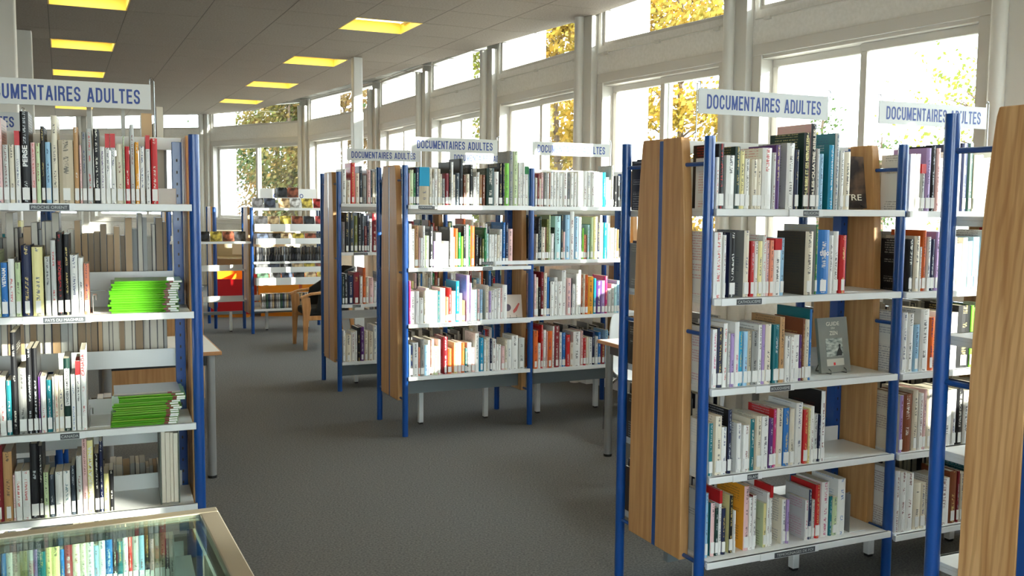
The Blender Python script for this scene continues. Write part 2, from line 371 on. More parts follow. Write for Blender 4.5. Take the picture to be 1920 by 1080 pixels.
for c in range(-34, 23):
    for k in range(-24, 30):
        p = cu_*(U0+c*SU)+cv_*(V0+k*SV)
        if not clip([p+cu_*.01, p+cv_*.01, p-cu_*.01]): continue
        mt = Matrix.Translation((p.x, p.y, 0)) @ Matrix.Rotation(CT, 4, 'Z')
        g.box(-.012, .012, 0, SV, CZ+.002, CZ+.006, mt); g.box(0, SU, -.012, .012, CZ+.002, CZ+.006, mt)
g.build('ceiling_grid', M['tgrid'], slab, kind='stuff')
ORD = ['first', 'second', 'third', 'fourth', 'fifth', 'sixth', 'seventh', 'eighth', 'ninth', 'tenth', 'eleventh', 'twelfth', 'thirteenth', 'fourteenth', 'fifteenth', 'sixteenth', 'seventeenth', 'eighteenth', 'nineteenth', 'twentieth']
ORD += ['twenty-'+x for x in ORD[:9]] + ['thirtieth'] + ['thirty-'+x for x in ORD[:9]] + ['fortieth'] + ['forty-'+x for x in ORD[:9]]
hx, hy = SU/2-.012, SV/2-.022
hs = MB()
hs.box(-hx-.012, hx+.012, -hy-.02, -hy, -.002, .10).box(-hx-.012, hx+.012, hy, hy+.02, -.002, .10).box(-hx-.012, -hx, -hy, hy, -.002, .10).box(hx, hx+.012, -hy, hy, -.002, .10).box(-hx-.012, hx+.012, -hy-.02, hy+.02, .10, .104)
hmesh = hs.mesh('housing', M['troffer'])
dmesh = MB().box(-hx+.01, hx-.01, -hy+.02, hy-.10, .085, .098).mesh('diffuser', M['lamp'])
emesh = MB().box(-hx+.0, -hx+.045, -hy+.04, hy-.12, .07, .084).box(hx-.045, hx, -hy+.04, hy-.12, .07, .084).mesh('lamp_holder', M['white'])
for c in (0, 4):
    ks = sorted(k for cc, k in LAMPS if cc == c); vis = [k for k in ks if k >= (-0 if c == 0 else 0)]
    for k in ks:
        p = cu_*(U0+(c+.5)*SU)+cv_*(V0+(k+.5)*SV)
        if not clip([p+cu_*.3, p+cv_*.3, p-cu_*.3]): continue
        e = empty('ceiling_light', (p.x, p.y, CZ), CT)
        row = 'the row farther from the windows' if c == 0 else 'the row nearer the white column'
        if k >= 0: lb = 'square recessed yellow ceiling light, %s of %s' % (ORD[k//4], row)
        else: lb = 'recessed yellow ceiling light overhead or behind, %s from here in %s' % (ORD[-k//4-1], 'the aisle row' if c == 0 else 'the column row')
        tag(e, lb, 'ceiling light', 'recessed ceiling lights')
        inst(hmesh, 'housing', e); inst(dmesh, 'diffuser', e); inst(emesh, 'lamp_holder', e)
# white square column standing between the shelves
colm = MB().prism([(-.055, -.055), (.055, -.055), (.055, .055), (-.055, .055)], 'z', 2.76, CZ).build('trim_50', M['pilaster'], kind='structure', bevel=.008)
colm.location = (-1.871, 11.728, 0); colm.rotation_euler = (0, 0, .43)
cl = MB().box(-.062, .062, -.062, .062, 0, 2.76).build('cladding', M['white'], colm, bevel=.01)
# two grey-green piers at the far side of the room
for k, (x, y, w) in enumerate(((-5.03, 10.1, .085), (-3.93, 7.5, .13))):
    pr = MB().box(-w, w, -w, w, 0, CZ).build('trim_%d' % (51+k), M['pilaster'], kind='structure', bevel=.01); pr.location = (x, y, 0); pr.rotation_euler = (0, 0, .43)

# ------------------------------------------------------------------ bookcases
PAL = {'w': ((234, 234, 230), 'white'), 'wc': ((226, 217, 196), 'cream'), 'ye': ((232, 222, 156), 'pale yellow'), 'gy': ((146, 146, 142), 'grey'), 'lg': ((194, 196, 192), 'light grey'), 'bk': ((27, 27, 30), 'black'), 'nv': ((30, 38, 72), 'navy'), 'bl': ((44, 112, 182), 'blue'), 'lb': ((156, 198, 226), 'light blue'), 'tl': ((22, 112, 122), 'teal'), 'cy': ((30, 150, 190), 'bright blue'), 'pc': ((188, 228, 228), 'pale turquoise'), 'gn': ((26, 124, 66), 'green'), 'lgn': ((128, 204, 66), 'lime green'), 'pg': ((202, 218, 172), 'pale green'), 'ol': ((112, 116, 54), 'olive'), 'dg': ((30, 58, 52), 'dark green'), 'rd': ((198, 42, 44), 'red'), 'dr': ((128, 32, 42), 'dark red'), 'or': ((222, 106, 48), 'orange'), 'am': ((232, 164, 54), 'amber'), 'br': ((130, 74, 48), 'brown'), 'tn': ((188, 146, 98), 'tan'), 'bg': ((192, 178, 152), 'beige'), 'pk': ((232, 192, 190), 'pale pink'), 'mg': ((196, 52, 116), 'magenta'), 'pu': ((92, 50, 118), 'purple'), 'li': ((176, 150, 202), 'lilac'), 'sl': ((234, 144, 112), 'salmon'), 'ds': ((56, 66, 76), 'slate'), 'dbr': ((74, 66, 56), 'dark brown'), 'kr': ((150, 124, 92), 'brown'), 'kg': ((164, 164, 158), 'grey')}
def book_shells(w, h, d, col, side, prn, seed, hard, pagecol=None):
    """cover (spine towards -y at y=0, standing on z=0, x 0..w) and page block as vertices, faces, colours, uvs"""
    t = .0028 if hard else .0012; t = min(t, w*.22); r = min(.006, w*.25)
    prof = [(0, d), (0, r), (w*.25, r*.25), (w*.5, 0), (w*.75, r*.25), (w, r), (w, d), (w-t, d), (w-t, t+r), (t, t+r), (t, d)]
    n = len(prof); vs = [(x, y, 0) for x, y in prof] + [(x, y, h) for x, y in prof]; fs = []; cols = []; uvs = []
    for i in range(n):
        j = (i+1) % n; fs.append((i, j, n+j, n+i))
        if 1 <= i <= 4: cols.append(col); uvs.append([(prof[i][0]/w, 0), (prof[j][0]/w, 0), (prof[j][0]/w, h), (prof[i][0]/w, h)])
        elif i in (0, 5): cols.append(side); uvs.append([(2+(1-prof[i][1]/d if i == 5 else prof[i][1]/d), 0), (2+(1-prof[j][1]/d if i == 5 else prof[j][1]/d), 0), (2+(1-prof[j][1]/d if i == 5 else prof[j][1]/d), h), (2+(1-prof[i][1]/d if i == 5 else prof[i][1]/d), h)])
        else: cols.append(side); uvs.append([(9, 0)]*4)
    for z, rev in ((0, True), (n, False)):
        for q in ((0, 1, 9, 10), (1, 2, 3, 9), (3, 4, 5, 8), (5, 6, 7, 8), (3, 8, 9)):
            q = tuple(z+i for i in q); fs.append(tuple(reversed(q)) if rev else q); cols.append(side); uvs.append([(9, 0)]*len(q))
    o = .004 if hard else .0006
    pc = pagecol or (226, 218, 198)
    return (vs, fs, cols, uvs), (t*.9, w-t*.9, t+r*.8, d-o, o, h-o, pc)
class BookMesh:
    def __init__(self): self.v = []; self.f = []; self.c = []; self.p = []; self.uv = []
    def add(self, vs, fs, cols, uvs, prn, seed, mt=None):
        k = len(self.v); self.v += [tuple(mt @ Vector(p)) if mt else p for p in vs]; self.f += [tuple(i+k for i in f) for f in fs]
        self.c += [(*lin(c), 1) for c in cols]; self.p += [(*lin(prn), seed)]*len(fs); self.uv += uvs
    def box(self, b, prn, seed, mt=None):
        x0, x1, y0, y1, z0, z1, c = b; m = MB().box(x0, x1, y0, y1, z0, z1); self.add(m.v, m.f, [c]*6, [[(9, 0)]*4]*6, prn, seed, mt)
    def mesh(self, name):
        me = bpy.data.meshes.new(name); me.from_pydata(self.v, [], self.f); me.materials.append(M['book'])
        a = me.attributes.new('col', 'FLOAT_COLOR', 'FACE'); a.data.foreach_set('color', [x for c in self.c for x in c])
        a = me.attributes.new('prn', 'FLOAT_COLOR', 'FACE'); a.data.foreach_set('color', [x for c in self.p for x in c])
        u = me.uv_layers.new(name='uv'); u.data.foreach_set('uv', [x for f in self.uv for p in f for x in p]); return me
REST = BookMesh()           # every book past the nearest three hundred
BOOKS = []                  # (apparent area, spec) of every book
def parse(code):
    import re
    body = code; txt = None
    if '*' in body: body, txt = body.split('*', 1)
    m = re.match(r'([a-z]+)(?:/([a-z]+))?(?:\^([a-z]+))?(?:\|([a-z]+))?$', body)
    return m.group(1), m.group(2), m.group(3), m.group(4), txt

class Row:
    """one straight double-sided bookcase: u along it, v from its front posts to its back posts, z up"""
    def __init__(s, key, x, y, t): s.key = key; s.x, s.y, s.t = x, y, t; s.mw = Matrix.Translation((x, y, 0)) @ Matrix.Rotation(t, 4, 'Z')
    def w(s, u, v, z=0): return s.mw @ Vector((u, v, z))
DP = .607
def panel_outline():
    zs = [(.245, .197), (.30, .2), (1.0, .193), (1.35, .186), (1.62, .174), (1.80, .160), (1.93, .145), (1.955, .138)]
    return zs
def make_bookcase(row, label, bays, front, back, base_z, H=1.954, panels=None, rail=True, tags=(), group='double-sided steel and beech bookcases', depth_back=True, bar=.30, wood='wood'):
    """front / back: for each bay the list of shelf heights"""
    e = empty('bookcase', (row.x, row.y, 0), row.t); tag(e, label, 'bookcase', group)
    postm = MB().tube([(0, 0, 0), (0, 0, H-.004)], .0215, 16).mesh('post', M['blue']); smooth_by_angle(postm)
    footm = MB().lathe([(.016, -.0), (.016, .012)], 10).mesh('foot', M['black'])
    out = panel_outline(); k_ = H/1.954
    zs = [(z if z < .5 else z*k_, w) for z, w in out]; c = DP/2
    def board(sg):
        poly = [(c+sg*.013, zs[0][0])] + [(c+sg*w, z) for z, w in zs] + [(c+sg*.013, zs[-1][0])]
        if sg < 0: poly = poly[::-1]
        return MB().prism(poly, 'x', -.021, .021)
    bm1 = board(1); bm2 = board(-1)
    cap = None
    for k in range(bays+1):
        if panels is not None and k not in panels: continue
        for v in (0, DP):
            p = inst(postm, 'post', e, (k, v, 0)); inst(footm, 'foot', p, (0, 0, -.0))
        ep = MB().box(k-.0195, k+.0195, c-.0125, c+.0125, zs[0][0], zs[-1][0]-.01).build('end_panel', M['blue'], e)
        for b in (bm1, bm2):
            o = b.build('board', M[wood], ep, bevel=.004, fixn=True); o.location = (k, 0, 0)
        for z in (1.845*k_, 1.183*k_, .265):
            wz = .2
            for va, vb in ((.02, c-.15), (c+.15, DP-.02)): MB().tube([(k, va, z), (k, vb, z)], .0085, 8).build('rod', M['blue'], e, smooth=True)
        for dx in ((.05,) if k == 0 else (-.05,) if k == bays else (-.05, .05)):
            cm = MB().box(k+dx-.02, k+dx+.02, c-.026, c+.026, .25, H-.02)
            o = cm.build('upright', M['blue'], e, bevel=.002)
            sl = MB()
            for j in range(int((H-.35)/.05)):
                z = .30+j*.05
                for v in (c-.0265, c+.0255): sl.box(k+dx-.0028, k+dx+.0028, v, v+.001, z, z+.012)
            sl.build('slots', M['black'], o, kind='stuff')
    lipz = .027
    for b in range(bays):
        u0, u1 = b+.026, b+.974
        for side, lists in ((1, front), (-1, back)):
            if lists is None: continue
            for n, z in enumerate(lists[b]):
                f = lambda v: v if side > 0 else DP-v
                m = MB()
                def bx(a0, a1, v0, v1, z0, z1): m.box(a0, a1, min(f(v0), f(v1)), max(f(v0), f(v1)), z0, z1)
                bx(u0, u1, -.035, .262, z-.012, z); bx(u0-.012, u1+.012, -.036, -.022, z-lipz, z)
                bx(u0+.03, u1-.03, .262, .266, z-.012, z+.066)
                bx(u0, u0+.003, -.02, .262, z-.028, z-.012); bx(u1-.003, u1, -.02, .262, z-.028, z-.012)
                sh = m.build('shelf', M['shelf'], e, bevel=.0015)
                if side > 0:
                    for tb, tn, ta, tz, body in tags:
                        if tb == b and tn == n:
                            st = MB().box(ta-.06, tz+.025, -.040, -.036, z-.029, z+.001).build('shelf_tag', M['label'], sh) if False else None
                            hol = MB().box(max(ta-.07, u0), tz+.02, -.0395, -.0365, z-.028, z+.0005).build('label_holder', M['plastic'], sh)
                            MB().box(ta, tz, -.0405, -.0396, z-.026, z-.004).build('label_strip', M['tag'], sh)
                            tl = tz-ta
                            text(body, 'lettering', M['tagtext'], sh, (ta+tl*.05, -.0412, z-.0205), (1, 0, 0), (0, 0, 1), tl*.9, .011)
        if rail:
            MB().box(b+.03, b+.97, c-.012, c+.012, H-.055, H-.002).build('top_rail', M['shelf'], e, bevel=.002)
        MB().box(b+.07, b+.93, c+.02, c+.055, base_z-.075, base_z-.035).build('base_bar', M['grey'], e, bevel=.003)
        MB().box(b+.03, b+.97, c-.16, c-.155, base_z-.12, base_z-.028).build('plinth_plate', M['grey'], e) if bar else None
        for u in (.24, .78):
            lg = MB().box(b+u-.018, b+u+.018, c+.018, c+.054, .012, base_z-.04).build('leg', M['white'], e, bevel=.003)
            MB().box(b+u-.014, b+u+.014, c+.022, c+.050, 0, .012).build('glide', M['black'], lg)
    return e
ROWS = {'A': Row('A', -2.2083, 3.5457, .388), 'D': Row('D', .7528, 3.7462, .4291), 'C': Row('C', -.7633, 6.8929, .4409), 'B': Row('B', -1.5308, 8.5546, .4253)}
dF = ROWS['D'].w(.0514, -1.687); ROWS['F'] = Row('F', dF.x, dF.y, .4291)
aA = ROWS['A'].w(-.624, 1.75); ROWS['E'] = Row('E', aA.x, aA.y, .388)
SZ = {'A': [1.671, 1.24, .784, .447, .13], 'D': [1.6722, 1.3252, .9693, .6191, .2751], 'D2': [1.668, 1.320, .966, .612, .250], 'C': [1.6694, 1.2217, .8184, .437], 'C2': [1.665, 1.261, .830, .428], 'B': [1.672, 1.243, .779, .263]}
BACK = [1.66, 1.315, .975, .64, .30]
make_bookcase(ROWS['A'], 'bookcase behind the glass case, with two piles of green magazines', 1, [SZ['A']], [BACK], .19, tags=[(0, 0, .403, .54, 'PROCHE ORIENT'), (0, 1, .437, .585, 'PAYS DU MAGHREB'), (0, 2, .483, .551, 'CANADA')], bar=None)
make_bookcase(ROWS['D'], 'long bookcase by the big window with the face-out zen guide', 2, [SZ['D'], SZ['D2']], [BACK, BACK], .22, tags=[(0, 0, .433, .513, 'RELIGION'), (0, 1, .117, .239, 'CATHOLICISME'), (0, 2, .295, .398, 'BOUDDHISME'), (0, 3, .195, .248, 'ISLAM'), (0, 4, .345, .557, 'TEMOIGNAGES DE FOI')], bar=None)
make_bookcase(ROWS['C'], 'two-bay bookcase in the middle of the room with sunlit spines', 2, [SZ['C'], SZ['C2']], [[1.62, 1.20, .80, .44]]*2, .40, tags=[(0, 0, .086, .19, 'ASTRONOMIE'), (0, 1, .269, .343, 'BOTANIQUE'), (0, 1, .588, .665, 'ANIMAUX'), (0, 2, .237, .32, 'MEDECINE'), (1, 0, .10, .21, 'JARDIN'), (1, 1, .58, .67, 'CUISINE'), (1, 2, .47, .55, 'MAISON')])
make_bookcase(ROWS['B'], 'bookcase partly hidden behind the wooden end of the middle one', 2, [SZ['B'], SZ['B']], [[1.62, 1.22, .62, .26]]*2, .23, tags=[(0, 1, .122, .249, 'ECONOMIE'), (0, 2, .11, .183, 'DROIT')])
make_bookcase(ROWS['F'], 'bookcase showing only its wide oak-grained end panel, thick blue post and shelf ends', 2, [BACK, BACK], [BACK, BACK], .22, bar=None, wood='oak')
make_bookcase(ROWS['E'], 'bookcase glimpsed through the shelves of the magazine bookcase', 1, [BACK], [BACK], .22)

# ------------------------------------------------------------------ books
DATA = '''A0=291 25 317 -15 pk;317 20 217 -15 lg;338 18 218 -15 wc;358 18 270 -15 w^rd;378 30 343 -15 bk|dbr*PERSE;412 16 228 -15 pk/rd;429 15 226 -15 pg;446 14 290 -15 bk;461 19 231 -15 lb;483 22 332 -15 wc;507 52 241 -15 bg;560 18 291 -15 tn/w;580 8 223 -15 pk;588 17 273 -15 gy;606 20 287 -15 lg/rd;630 22 286 -15 bk;652 19 220 -15 w/pu;672 17 270 -15 w^rd;690 19 271 -15 w^rd;711 24 232 -15 wc;736 6 263 -15 pg^rd;743 17 223 -15 rd/w;762 16 308 -15 lg;779 15 241 -15 am/w;796 18 224 -15 w;819 16 269 -15 w^rd;838 25 257 -15 rd
A1=268 27 251 -15 pg;296 23 206 -15 bl*VIETNAM;321 22 220 -15 w/rd;345 19 206 -15 pg;367 34 270 -15 nv;403 38 264 -15 ye;446 20 227 -15 lg;468 19 290 -15 lg/rd;489 21 320 -15 bk/rd*TURQUIE;513 21 312 -15 bk;535 28 232 -15 w;564 18 221 -15 w;583 19 198 -15 sl
A2=255 20 227 -15 pk;276 22 226 -15 w/rd;300 18 211 -15 tl;319 21 396 -15 bk;341 29 257 -15 gy;371 20 330 -15 bk;391 19 331 -15 bk;410 7 220 -15 pu;418 19 220 -15 w/rd;439 19 205 -15 tl;459 8 218 -15 lg;467 14 221 -15 wc/rd;481 18 220 -15 wc;500 24 286 -15 dg*L'INDIEN D'AMERIQUE;525 16 222 -15 w/bl;543 17 275 -15 w^rd;561 20 317 -15 w/rd*CANADA
A3=244 35 302 -15 dr;279 32 272 -15 tn;312 7 180 -15 pk;319 23 194 -15 w/rd;343 28 193 -15 w/rd;372 30 295 -15 bk;402 15 286 -15 bk;418 18 180 -15 pg;438 18 169 -15 ds;459 27 178 -15 w;487 26 179 -15 w/tl;515 16 197 -15 ds;535 21 235 -15 lg;557 18 304 -15 pk;575 23 293 -15 ye*AMERICA LATINA;600 18 238 -15 bk;619 14 286 -15 nv;634 19 154 -15 ye;653 18 165 -15 bk
D0=20 19 197 -10 w/rd;40 26 249 -10 bk/rd;76 40 206 -10 w;117 25 241 -10 dg;143 23 225 -10 ye;167 23 195 -10 w;200 26 194 -10 wc;227 21 195 -10 wc;249 47 240 -10 w/rd;299 17 223 -10 lg;317 23 253 -10 pu;371 43 263 -10 w|lg;411 20 237 -10 nv;458 29 307 -10 bk/ye|dg*LA BIBLE ET SES MERVEILLES;489 29 344 -10 bk/wc|pk*LES QUATRE BIBLES;521 15 244 -10 lg;538 24 225 -10 lb;586 28 262 -10 cy|tl;616 26 311 -10 lg|tl;645 22 240 -10 w;669 33 237 -10 wc
D1=31 40 256 -10 w/rd;72 13 245 -10 w;104 29 255 -10 bk/w|nv;172 26 262 -10 wc|gy;207 17 220 -10 rd;227 17 220 -10 w;244 19 220 -10 ye;265 18 244 -10 w/rd;284 15 223 -10 pk;300 19 223 -10 sl;321 34 230 -10 w^rd;356 19 232 -10 lb;464 42 258 -30 wc|dbr;530 13 285 -10 gn|lg;544 61 263 -10 bl*théo;606 23 241 -10 w;630 29 257 -10 w;663 34 241 -10 rd
D2=36 22 233 -10 w/mg;60 25 238 -10 nv|bk;86 20 254 -10 w/rd;107 12 214 -10 lg;120 17 213 -10 li;139 22 258 -10 w/mg;162 21 219 -10 cy;184 20 218 -10 lb;205 19 219 -10 bg;225 30 218 -10 gy;258 18 241 -10 w;276 14 240 -10 li;292 29 243 -10 wc;332 29 239 -10 tl;366 25 268 -10 tn;393 24 190 -10 w;421 16 185 -10 w;439 29 192 -10 w;469 11 191 -10 pu;481 12 257 -10 br;494 22 252 -10 wc;517 13 295 -10 bl|tl
D3=27 20 212 -10 tl|w;59 30 237 -10 wc;90 24 190 -10 w;119 19 258 -10 nv|bk;162 22 200 -10 w;197 28 189 -10 w;230 22 212 -10 tl|wc;263 24 220 -10 wc;288 34 217 -10 w;326 21 206 -10 pu;348 15 241 -10 mg|rd;367 32 243 -10 wc;401 29 241 -10 bl;433 24 236 -10 wc;464 35 258 -10 w;503 22 227 -10 rd;526 10 231 -10 ye;537 20 238 -10 w;558 25 203 -10 lg;585 11 201 -10 nv;597 24 298 -10 w|bk
D4=41 14 265 20 lb|lg;70 21 220 20 pk|tl;92 16 196 20 dg;109 14 267 20 w^rd;124 19 191 20 nv;163 19 240 20 bk|ye;183 8 176 20 w;235 26 270 20 pk|am;262 17 220 20 w;280 19 226 20 w|dr;335 16 186 20 ye|pg;352 14 230 20 w;368 13 258 20 w^rd;433 21 191 20 w|wc;455 14 188 20 li;555 18 173 20 w/mg|lg;574 17 216 20 nv|lg;593 16 169 20 lg;610 25 233 20 rd;644 42 239 20 w/mg;688 18 173 20 tl;706 27 166 20 pg;734 43 243 20 w/bl
C0=18 14 224 -10 pk;34 29 249 -10 pg;64 13 225 -10 gn;79 24 264 -10 nv;105 76 269 -10 bg^cy;182 20 259 -10 wc;203 14 191 -10 w;219 26 258 -10 w;246 19 258 -10 wc;266 11 222 -10 wc;278 23 190 -10 gy;303 28 228 -10 dr;332 14 311 -10 bk;346 18 311 -10 w;365 16 220 -10 wc;382 30 232 -10 ds;413 29 336 -10 bk;444 20 221 -10 br;465 27 226 -10 wc;493 27 297 -10 bk;522 22 207 -10 w;546 26 242 -10 w;573 19 224 -10 tn;593 23 222 -10 br;627 62 272 -10 dg;690 35 248 -10 w;727 30 312 -10 bk;758 16 313 -10 nv;774 35 313 -10 lgn;810 34 404 -10 gy;845 38 402 -10 pg;884 19 320 -10 w;904 17 321 -10 w;922 17 321 -10 w;940 30 294 -10 w^gn;972 20 289 -10 pc
C1=21 25 314 -10 lg;47 24 277 -10 w;71 30 301 -10 tn;102 8 215 -10 pk;112 20 213 -10 w;132 16 299 -10 w;149 30 228 -10 pg;183 30 294 -10 bk;214 16 188 -10 li;231 23 250 -10 w;255 20 250 -10 w;276 29 169 -10 w;307 28 187 -10 w;335 6 290 -10 bk;342 26 285 -10 wc/bk;369 9 218 -10 wc;379 23 280 -10 or;403 22 251 -10 gn;427 18 222 -10 lgn;446 19 298 -10 bk;466 21 307 -10 lg;488 12 298 -10 gn;503 34 298 -10 or;542 29 230 -10 bk;571 21 212 -10 bk;594 16 203 -10 ol;611 18 284 -10 gn;630 18 239 -10 pc;649 19 234 -10 w;669 23 234 -10 w;693 22 236 -10 w;716 18 229 -10 wc;735 23 273 -10 w;760 22 323 -10 bl;784 23 321 -10 nv;809 35 275 -10 pk
C2=19 20 309 -10 mg;40 35 235 -10 w;75 30 234 -10 w;107 31 187 -10 w;138 15 237 -10 wc;154 26 254 -10 w;181 21 238 -10 w;204 21 235 -10 wc;225 22 234 -10 wc;248 16 229 -10 tl;266 23 251 -10 pk;290 15 250 -10 wc;306 26 184 -10 sl;332 21 251 -10 rd;354 32 226 -10 wc;388 27 299 -10 cy;416 23 208 -10 w;440 21 155 -10 tn;471 26 340 -10 li;506 8 281 -10 w;515 17 230 -10 pk;533 25 232 -10 pc;559 20 233 -10 pk;580 22 233 -10 lb;625 31 259 -10 wc;652 18 217 -10 li;671 24 223 -10 w;696 23 232 -10 w;720 27 238 -10 w;750 13 237 -10 pk;764 39 259 -10 w
C3=20 16 231 -10 pc;37 20 226 -10 nv;59 40 244 -10 w;99 14 208 -10 sl;114 31 267 -10 gy;146 26 222 -10 lb;173 18 255 -10 w;192 7 255 -10 br;200 19 263 -10 wc;221 30 209 -10 pg;252 18 256 -10 pk;292 33 275 -10 dr;327 31 186 -10 or;376 29 227 -10 ye;406 27 230 -10 pk;435 26 224 -10 or;462 16 183 -10 tl;479 16 151 -10 gy;482 34 221 -10 lg;517 26 184 -10 pk^rd;544 31 289 -10 w;580 34 251 -10 cy;614 17 237 -10 w;633 15 249 -10 wc;649 14 253 -10 w;665 17 245 -10 nv;682 31 237 -10 w;715 18 196 -10 w;734 19 195 -10 w;759 27 180 -10 pk;787 19 228 -10 wc;806 35 226 -10 w;846 52 255 -10 w;899 52 235 -10 lg
C20=1026 21 215 -10 wc;1048 12 244 -10 dr;1061 14 208 -10 wc;1077 20 255 -10 pk;1099 26 256 -10 gy;1126 17 251 -10 w;1144 10 251 -10 br;1154 27 262 -10 w;1182 24 263 -10 w;1207 23 258 -10 w;1231 31 253 -10 w;1264 38 265 -10 w;1304 20 260 -10 gy;1326 29 261 -10 w;1357 24 256 -10 w;1392 23 272 -10 w;1417 24 273 -10 w;1442 32 274 -10 w;1475 32 269 -10 w;1508 36 270 -10 w;1545 38 271 -10 w;1586 27 266 -10 w;1615 26 267 -10 cy;1642 27 230 -10 w;1671 17 209 -10 wc;1690 24 322 -10 gy;1716 29 242 -10 bk;1746 30 243 -10 bk
C21=1039 18 197 -10 wc;1058 11 319 -10 bk;1070 14 328 -10 dg;1085 31 248 -10 wc;1116 9 248 -10 br;1126 20 307 -10 ol;1148 13 340 -10 pg;1162 28 200 -10 w;1192 8 245 -10 dg;1201 50 332 -10 pc;1252 19 338 -10 ds;1272 17 212 -10 pk;1290 39 341 -10 lb;1330 37 366 -10 w;1370 34 328 -10 lb;1406 23 324 -10 w;1430 6 270 -10 dg;1437 16 240 -10 lgn;1454 19 190 -10 sl;1474 8 186 -10 br;1483 20 266 -10 pc;1504 5 270 -10 gn;1510 25 324 -10 pg;1536 39 329 -10 ye;1576 19 282 -10 nv;1596 32 282 -10 pg;1633 27 282 -10 cy;1661 23 274 -10 pc;1688 39 242 -10 bg;1728 23 235 -10 gy;1752 18 227 -10 tn
C22=1026 15 322 -10 pk;1042 21 298 -10 wc;1064 19 222 -10 bk;1085 23 338 -10 dr;1109 27 331 -10 wc;1137 20 296 -10 bl;1158 6 267 -10 nv;1165 34 262 -10 w;1200 27 294 -10 w;1228 38 263 -10 w;1266 37 347 -10 w;1307 40 285 -10 pk;1348 7 284 -10 nv;1356 26 240 -10 w;1387 23 318 -10 w;1411 24 347 -10 w;1436 13 309 -10 br;1451 20 313 -10 wc;1472 25 308 -10 or;1499 46 293 -10 am;1547 21 279 -10 cy;1572 46 260 -10 pu;1620 30 259 -10 li;1651 22 295 -10 mg;1674 34 195 -10 lg;1710 26 230 -10 lg;1737 23 225 -10 pc;1761 22 256 -10 lb
C23=1025 38 293 -10 or;1065 26 195 -10 w;1093 17 335 -10 rd;1111 25 293 -10 w;1138 8 281 -10 pk;1148 40 284 -10 or;1190 17 319 -10 w;1208 42 322 -10 dr;1252 22 268 -10 w^rd;1275 31 266 -10 bl;1309 36 246 -10 rd;1346 26 188 -10 wc;1374 63 268 -10 w;1439 21 274 -10 pk;1461 26 216 -10 rd;1489 21 222 -10 wc;1512 31 217 -10 w;1545 21 257 -10 nv;1567 28 222 -10 lg;1597 23 255 -10 bl
B0=24 41 303 -10 w;68 37 204 -10 wc;107 41 359 -10 rd;150 36 269 -10 wc;188 26 333 -10 ds;216 36 252 -10 gy;256 32 299 -10 pk;290 13 299 -10 ds;306 21 281 -10 wc;328 19 309 -10 gy
B1=21 30 268 -10 gy;53 40 350 -10 bk;96 39 351 -10 ds;137 30 323 -10 ol;169 34 351 -10 bk;205 25 342 -10 ds;231 21 231 -10 dr;254 19 324 -10 nv;275 23 296 -10 w;302 44 342 -10 dr
B2=14 26 258 -10 dg;44 36 272 -10 bk;83 44 257 -10 nv;129 54 285 -10 dr;185 26 250 -10 w;213 26 322 -10 or;241 28 239 -10 wc;271 40 233 -10 pk;313 28 198 -10 w
B3=6 24 281 -10 w;31 24 240 -10 wc;57 48 239 -10 wc;107 32 266 -10 w;140 19 274 -10 w;161 27 303 -10 bk;190 34 306 -10 pu;226 34 270 -10 wc;263 42 258 -10 wc;308 34 316 -10 w
D20=1041 31 243 -10 w;1074 22 244 -10 w;1098 26 202 -10 lg^rd;1127 30 271 -10 li;1159 25 282 -10 bk;1185 26 272 -10 pk;1213 25 230 -10 w;1309 33 262 -10 lg;1344 37 299 -10 nv;1383 33 301 -10 dg;1419 25 250 -10 wc;1446 30 251 -10 w
D21=1045 34 226 -10 bk;1082 34 240 -10 wc;1117 12 193 -10 w;1131 22 265 -10 or;1155 24 236 -10 w;1181 26 225 -10 nv;1209 30 258 -10 li;1270 70 235 -10 w;1342 31 205 -10 w;1376 29 231 -10 wc;1410 30 216 -10 lb;1442 39 234 -10 lb
D22=1033 31 263 -10 w;1065 36 257 -10 w;1104 34 208 -10 lb;1139 51 274 -10 w;1193 32 236 -10 or;1283 81 253 -10 w;1368 75 282 -10 bk;1445 18 280 -10 lgn;1466 24 268 -10 w
D23=1037 21 254 -10 li|wc;1060 52 256 -10 br;1116 33 269 -10 wc;1151 27 255 -10 w;1181 17 270 -10 pk;1200 36 268 -10 wc;1291 62 255 -10 w;1356 28 257 -10 w;1387 38 259 -10 bk;1428 33 246 -10 w;1462 32 243 -10 lb
D24=1038 25 278 -10 w;1065 34 269 -10 w;1100 43 260 -10 w;1146 43 211 -10 wc;1190 30 207 -10 wc;1285 77 215 -10 w;1365 45 241 -10 br;1413 15 238 -10 dr;1430 26 224 -10 wc;1458 32 221 -10 w'''
WHERE = {'A': 'bookcase behind the glass case', 'D': 'zen guide bookcase', 'D2': 'zen guide bookcase second bay', 'C': 'middle bookcase first bay', 'C2': 'middle bookcase second bay', 'B': 'bookcase behind the middle one'}
FROMW = {'A': 'from the blue post', 'D': 'from the wooden panel', 'D2': 'from the inner panel', 'C': 'from the wooden panel', 'C2': 'from the inner panel', 'B': 'from the wooden panel'}
SHELFW = {5: ['top shelf', 'second shelf', 'third shelf', 'fourth shelf', 'bottom shelf'], 4: ['top shelf', 'second shelf', 'third shelf', 'bottom shelf']}
DK = {'bk', 'nv', 'bl', 'tl', 'gn', 'dg', 'rd', 'dr', 'br', 'pu', 'ds', 'dbr', 'mg', 'ol', 'cy'}
def spec(rowk, u, w, h, v, z, code, label, back=False, where=None, f=1.0):
    row = ROWS[rowk[0]]; p = row.w(u+w/2, (v if not back else .40), z+h/2); dist = (p-Vector((0, 0, 1.7))).length
    BOOKS.append([w*h/dist**2*f, dict(row=row, u=u, w=w, h=h, v=v, z=z, code=code, label=label, back=back, where=where)])
rnd = random.Random(11)
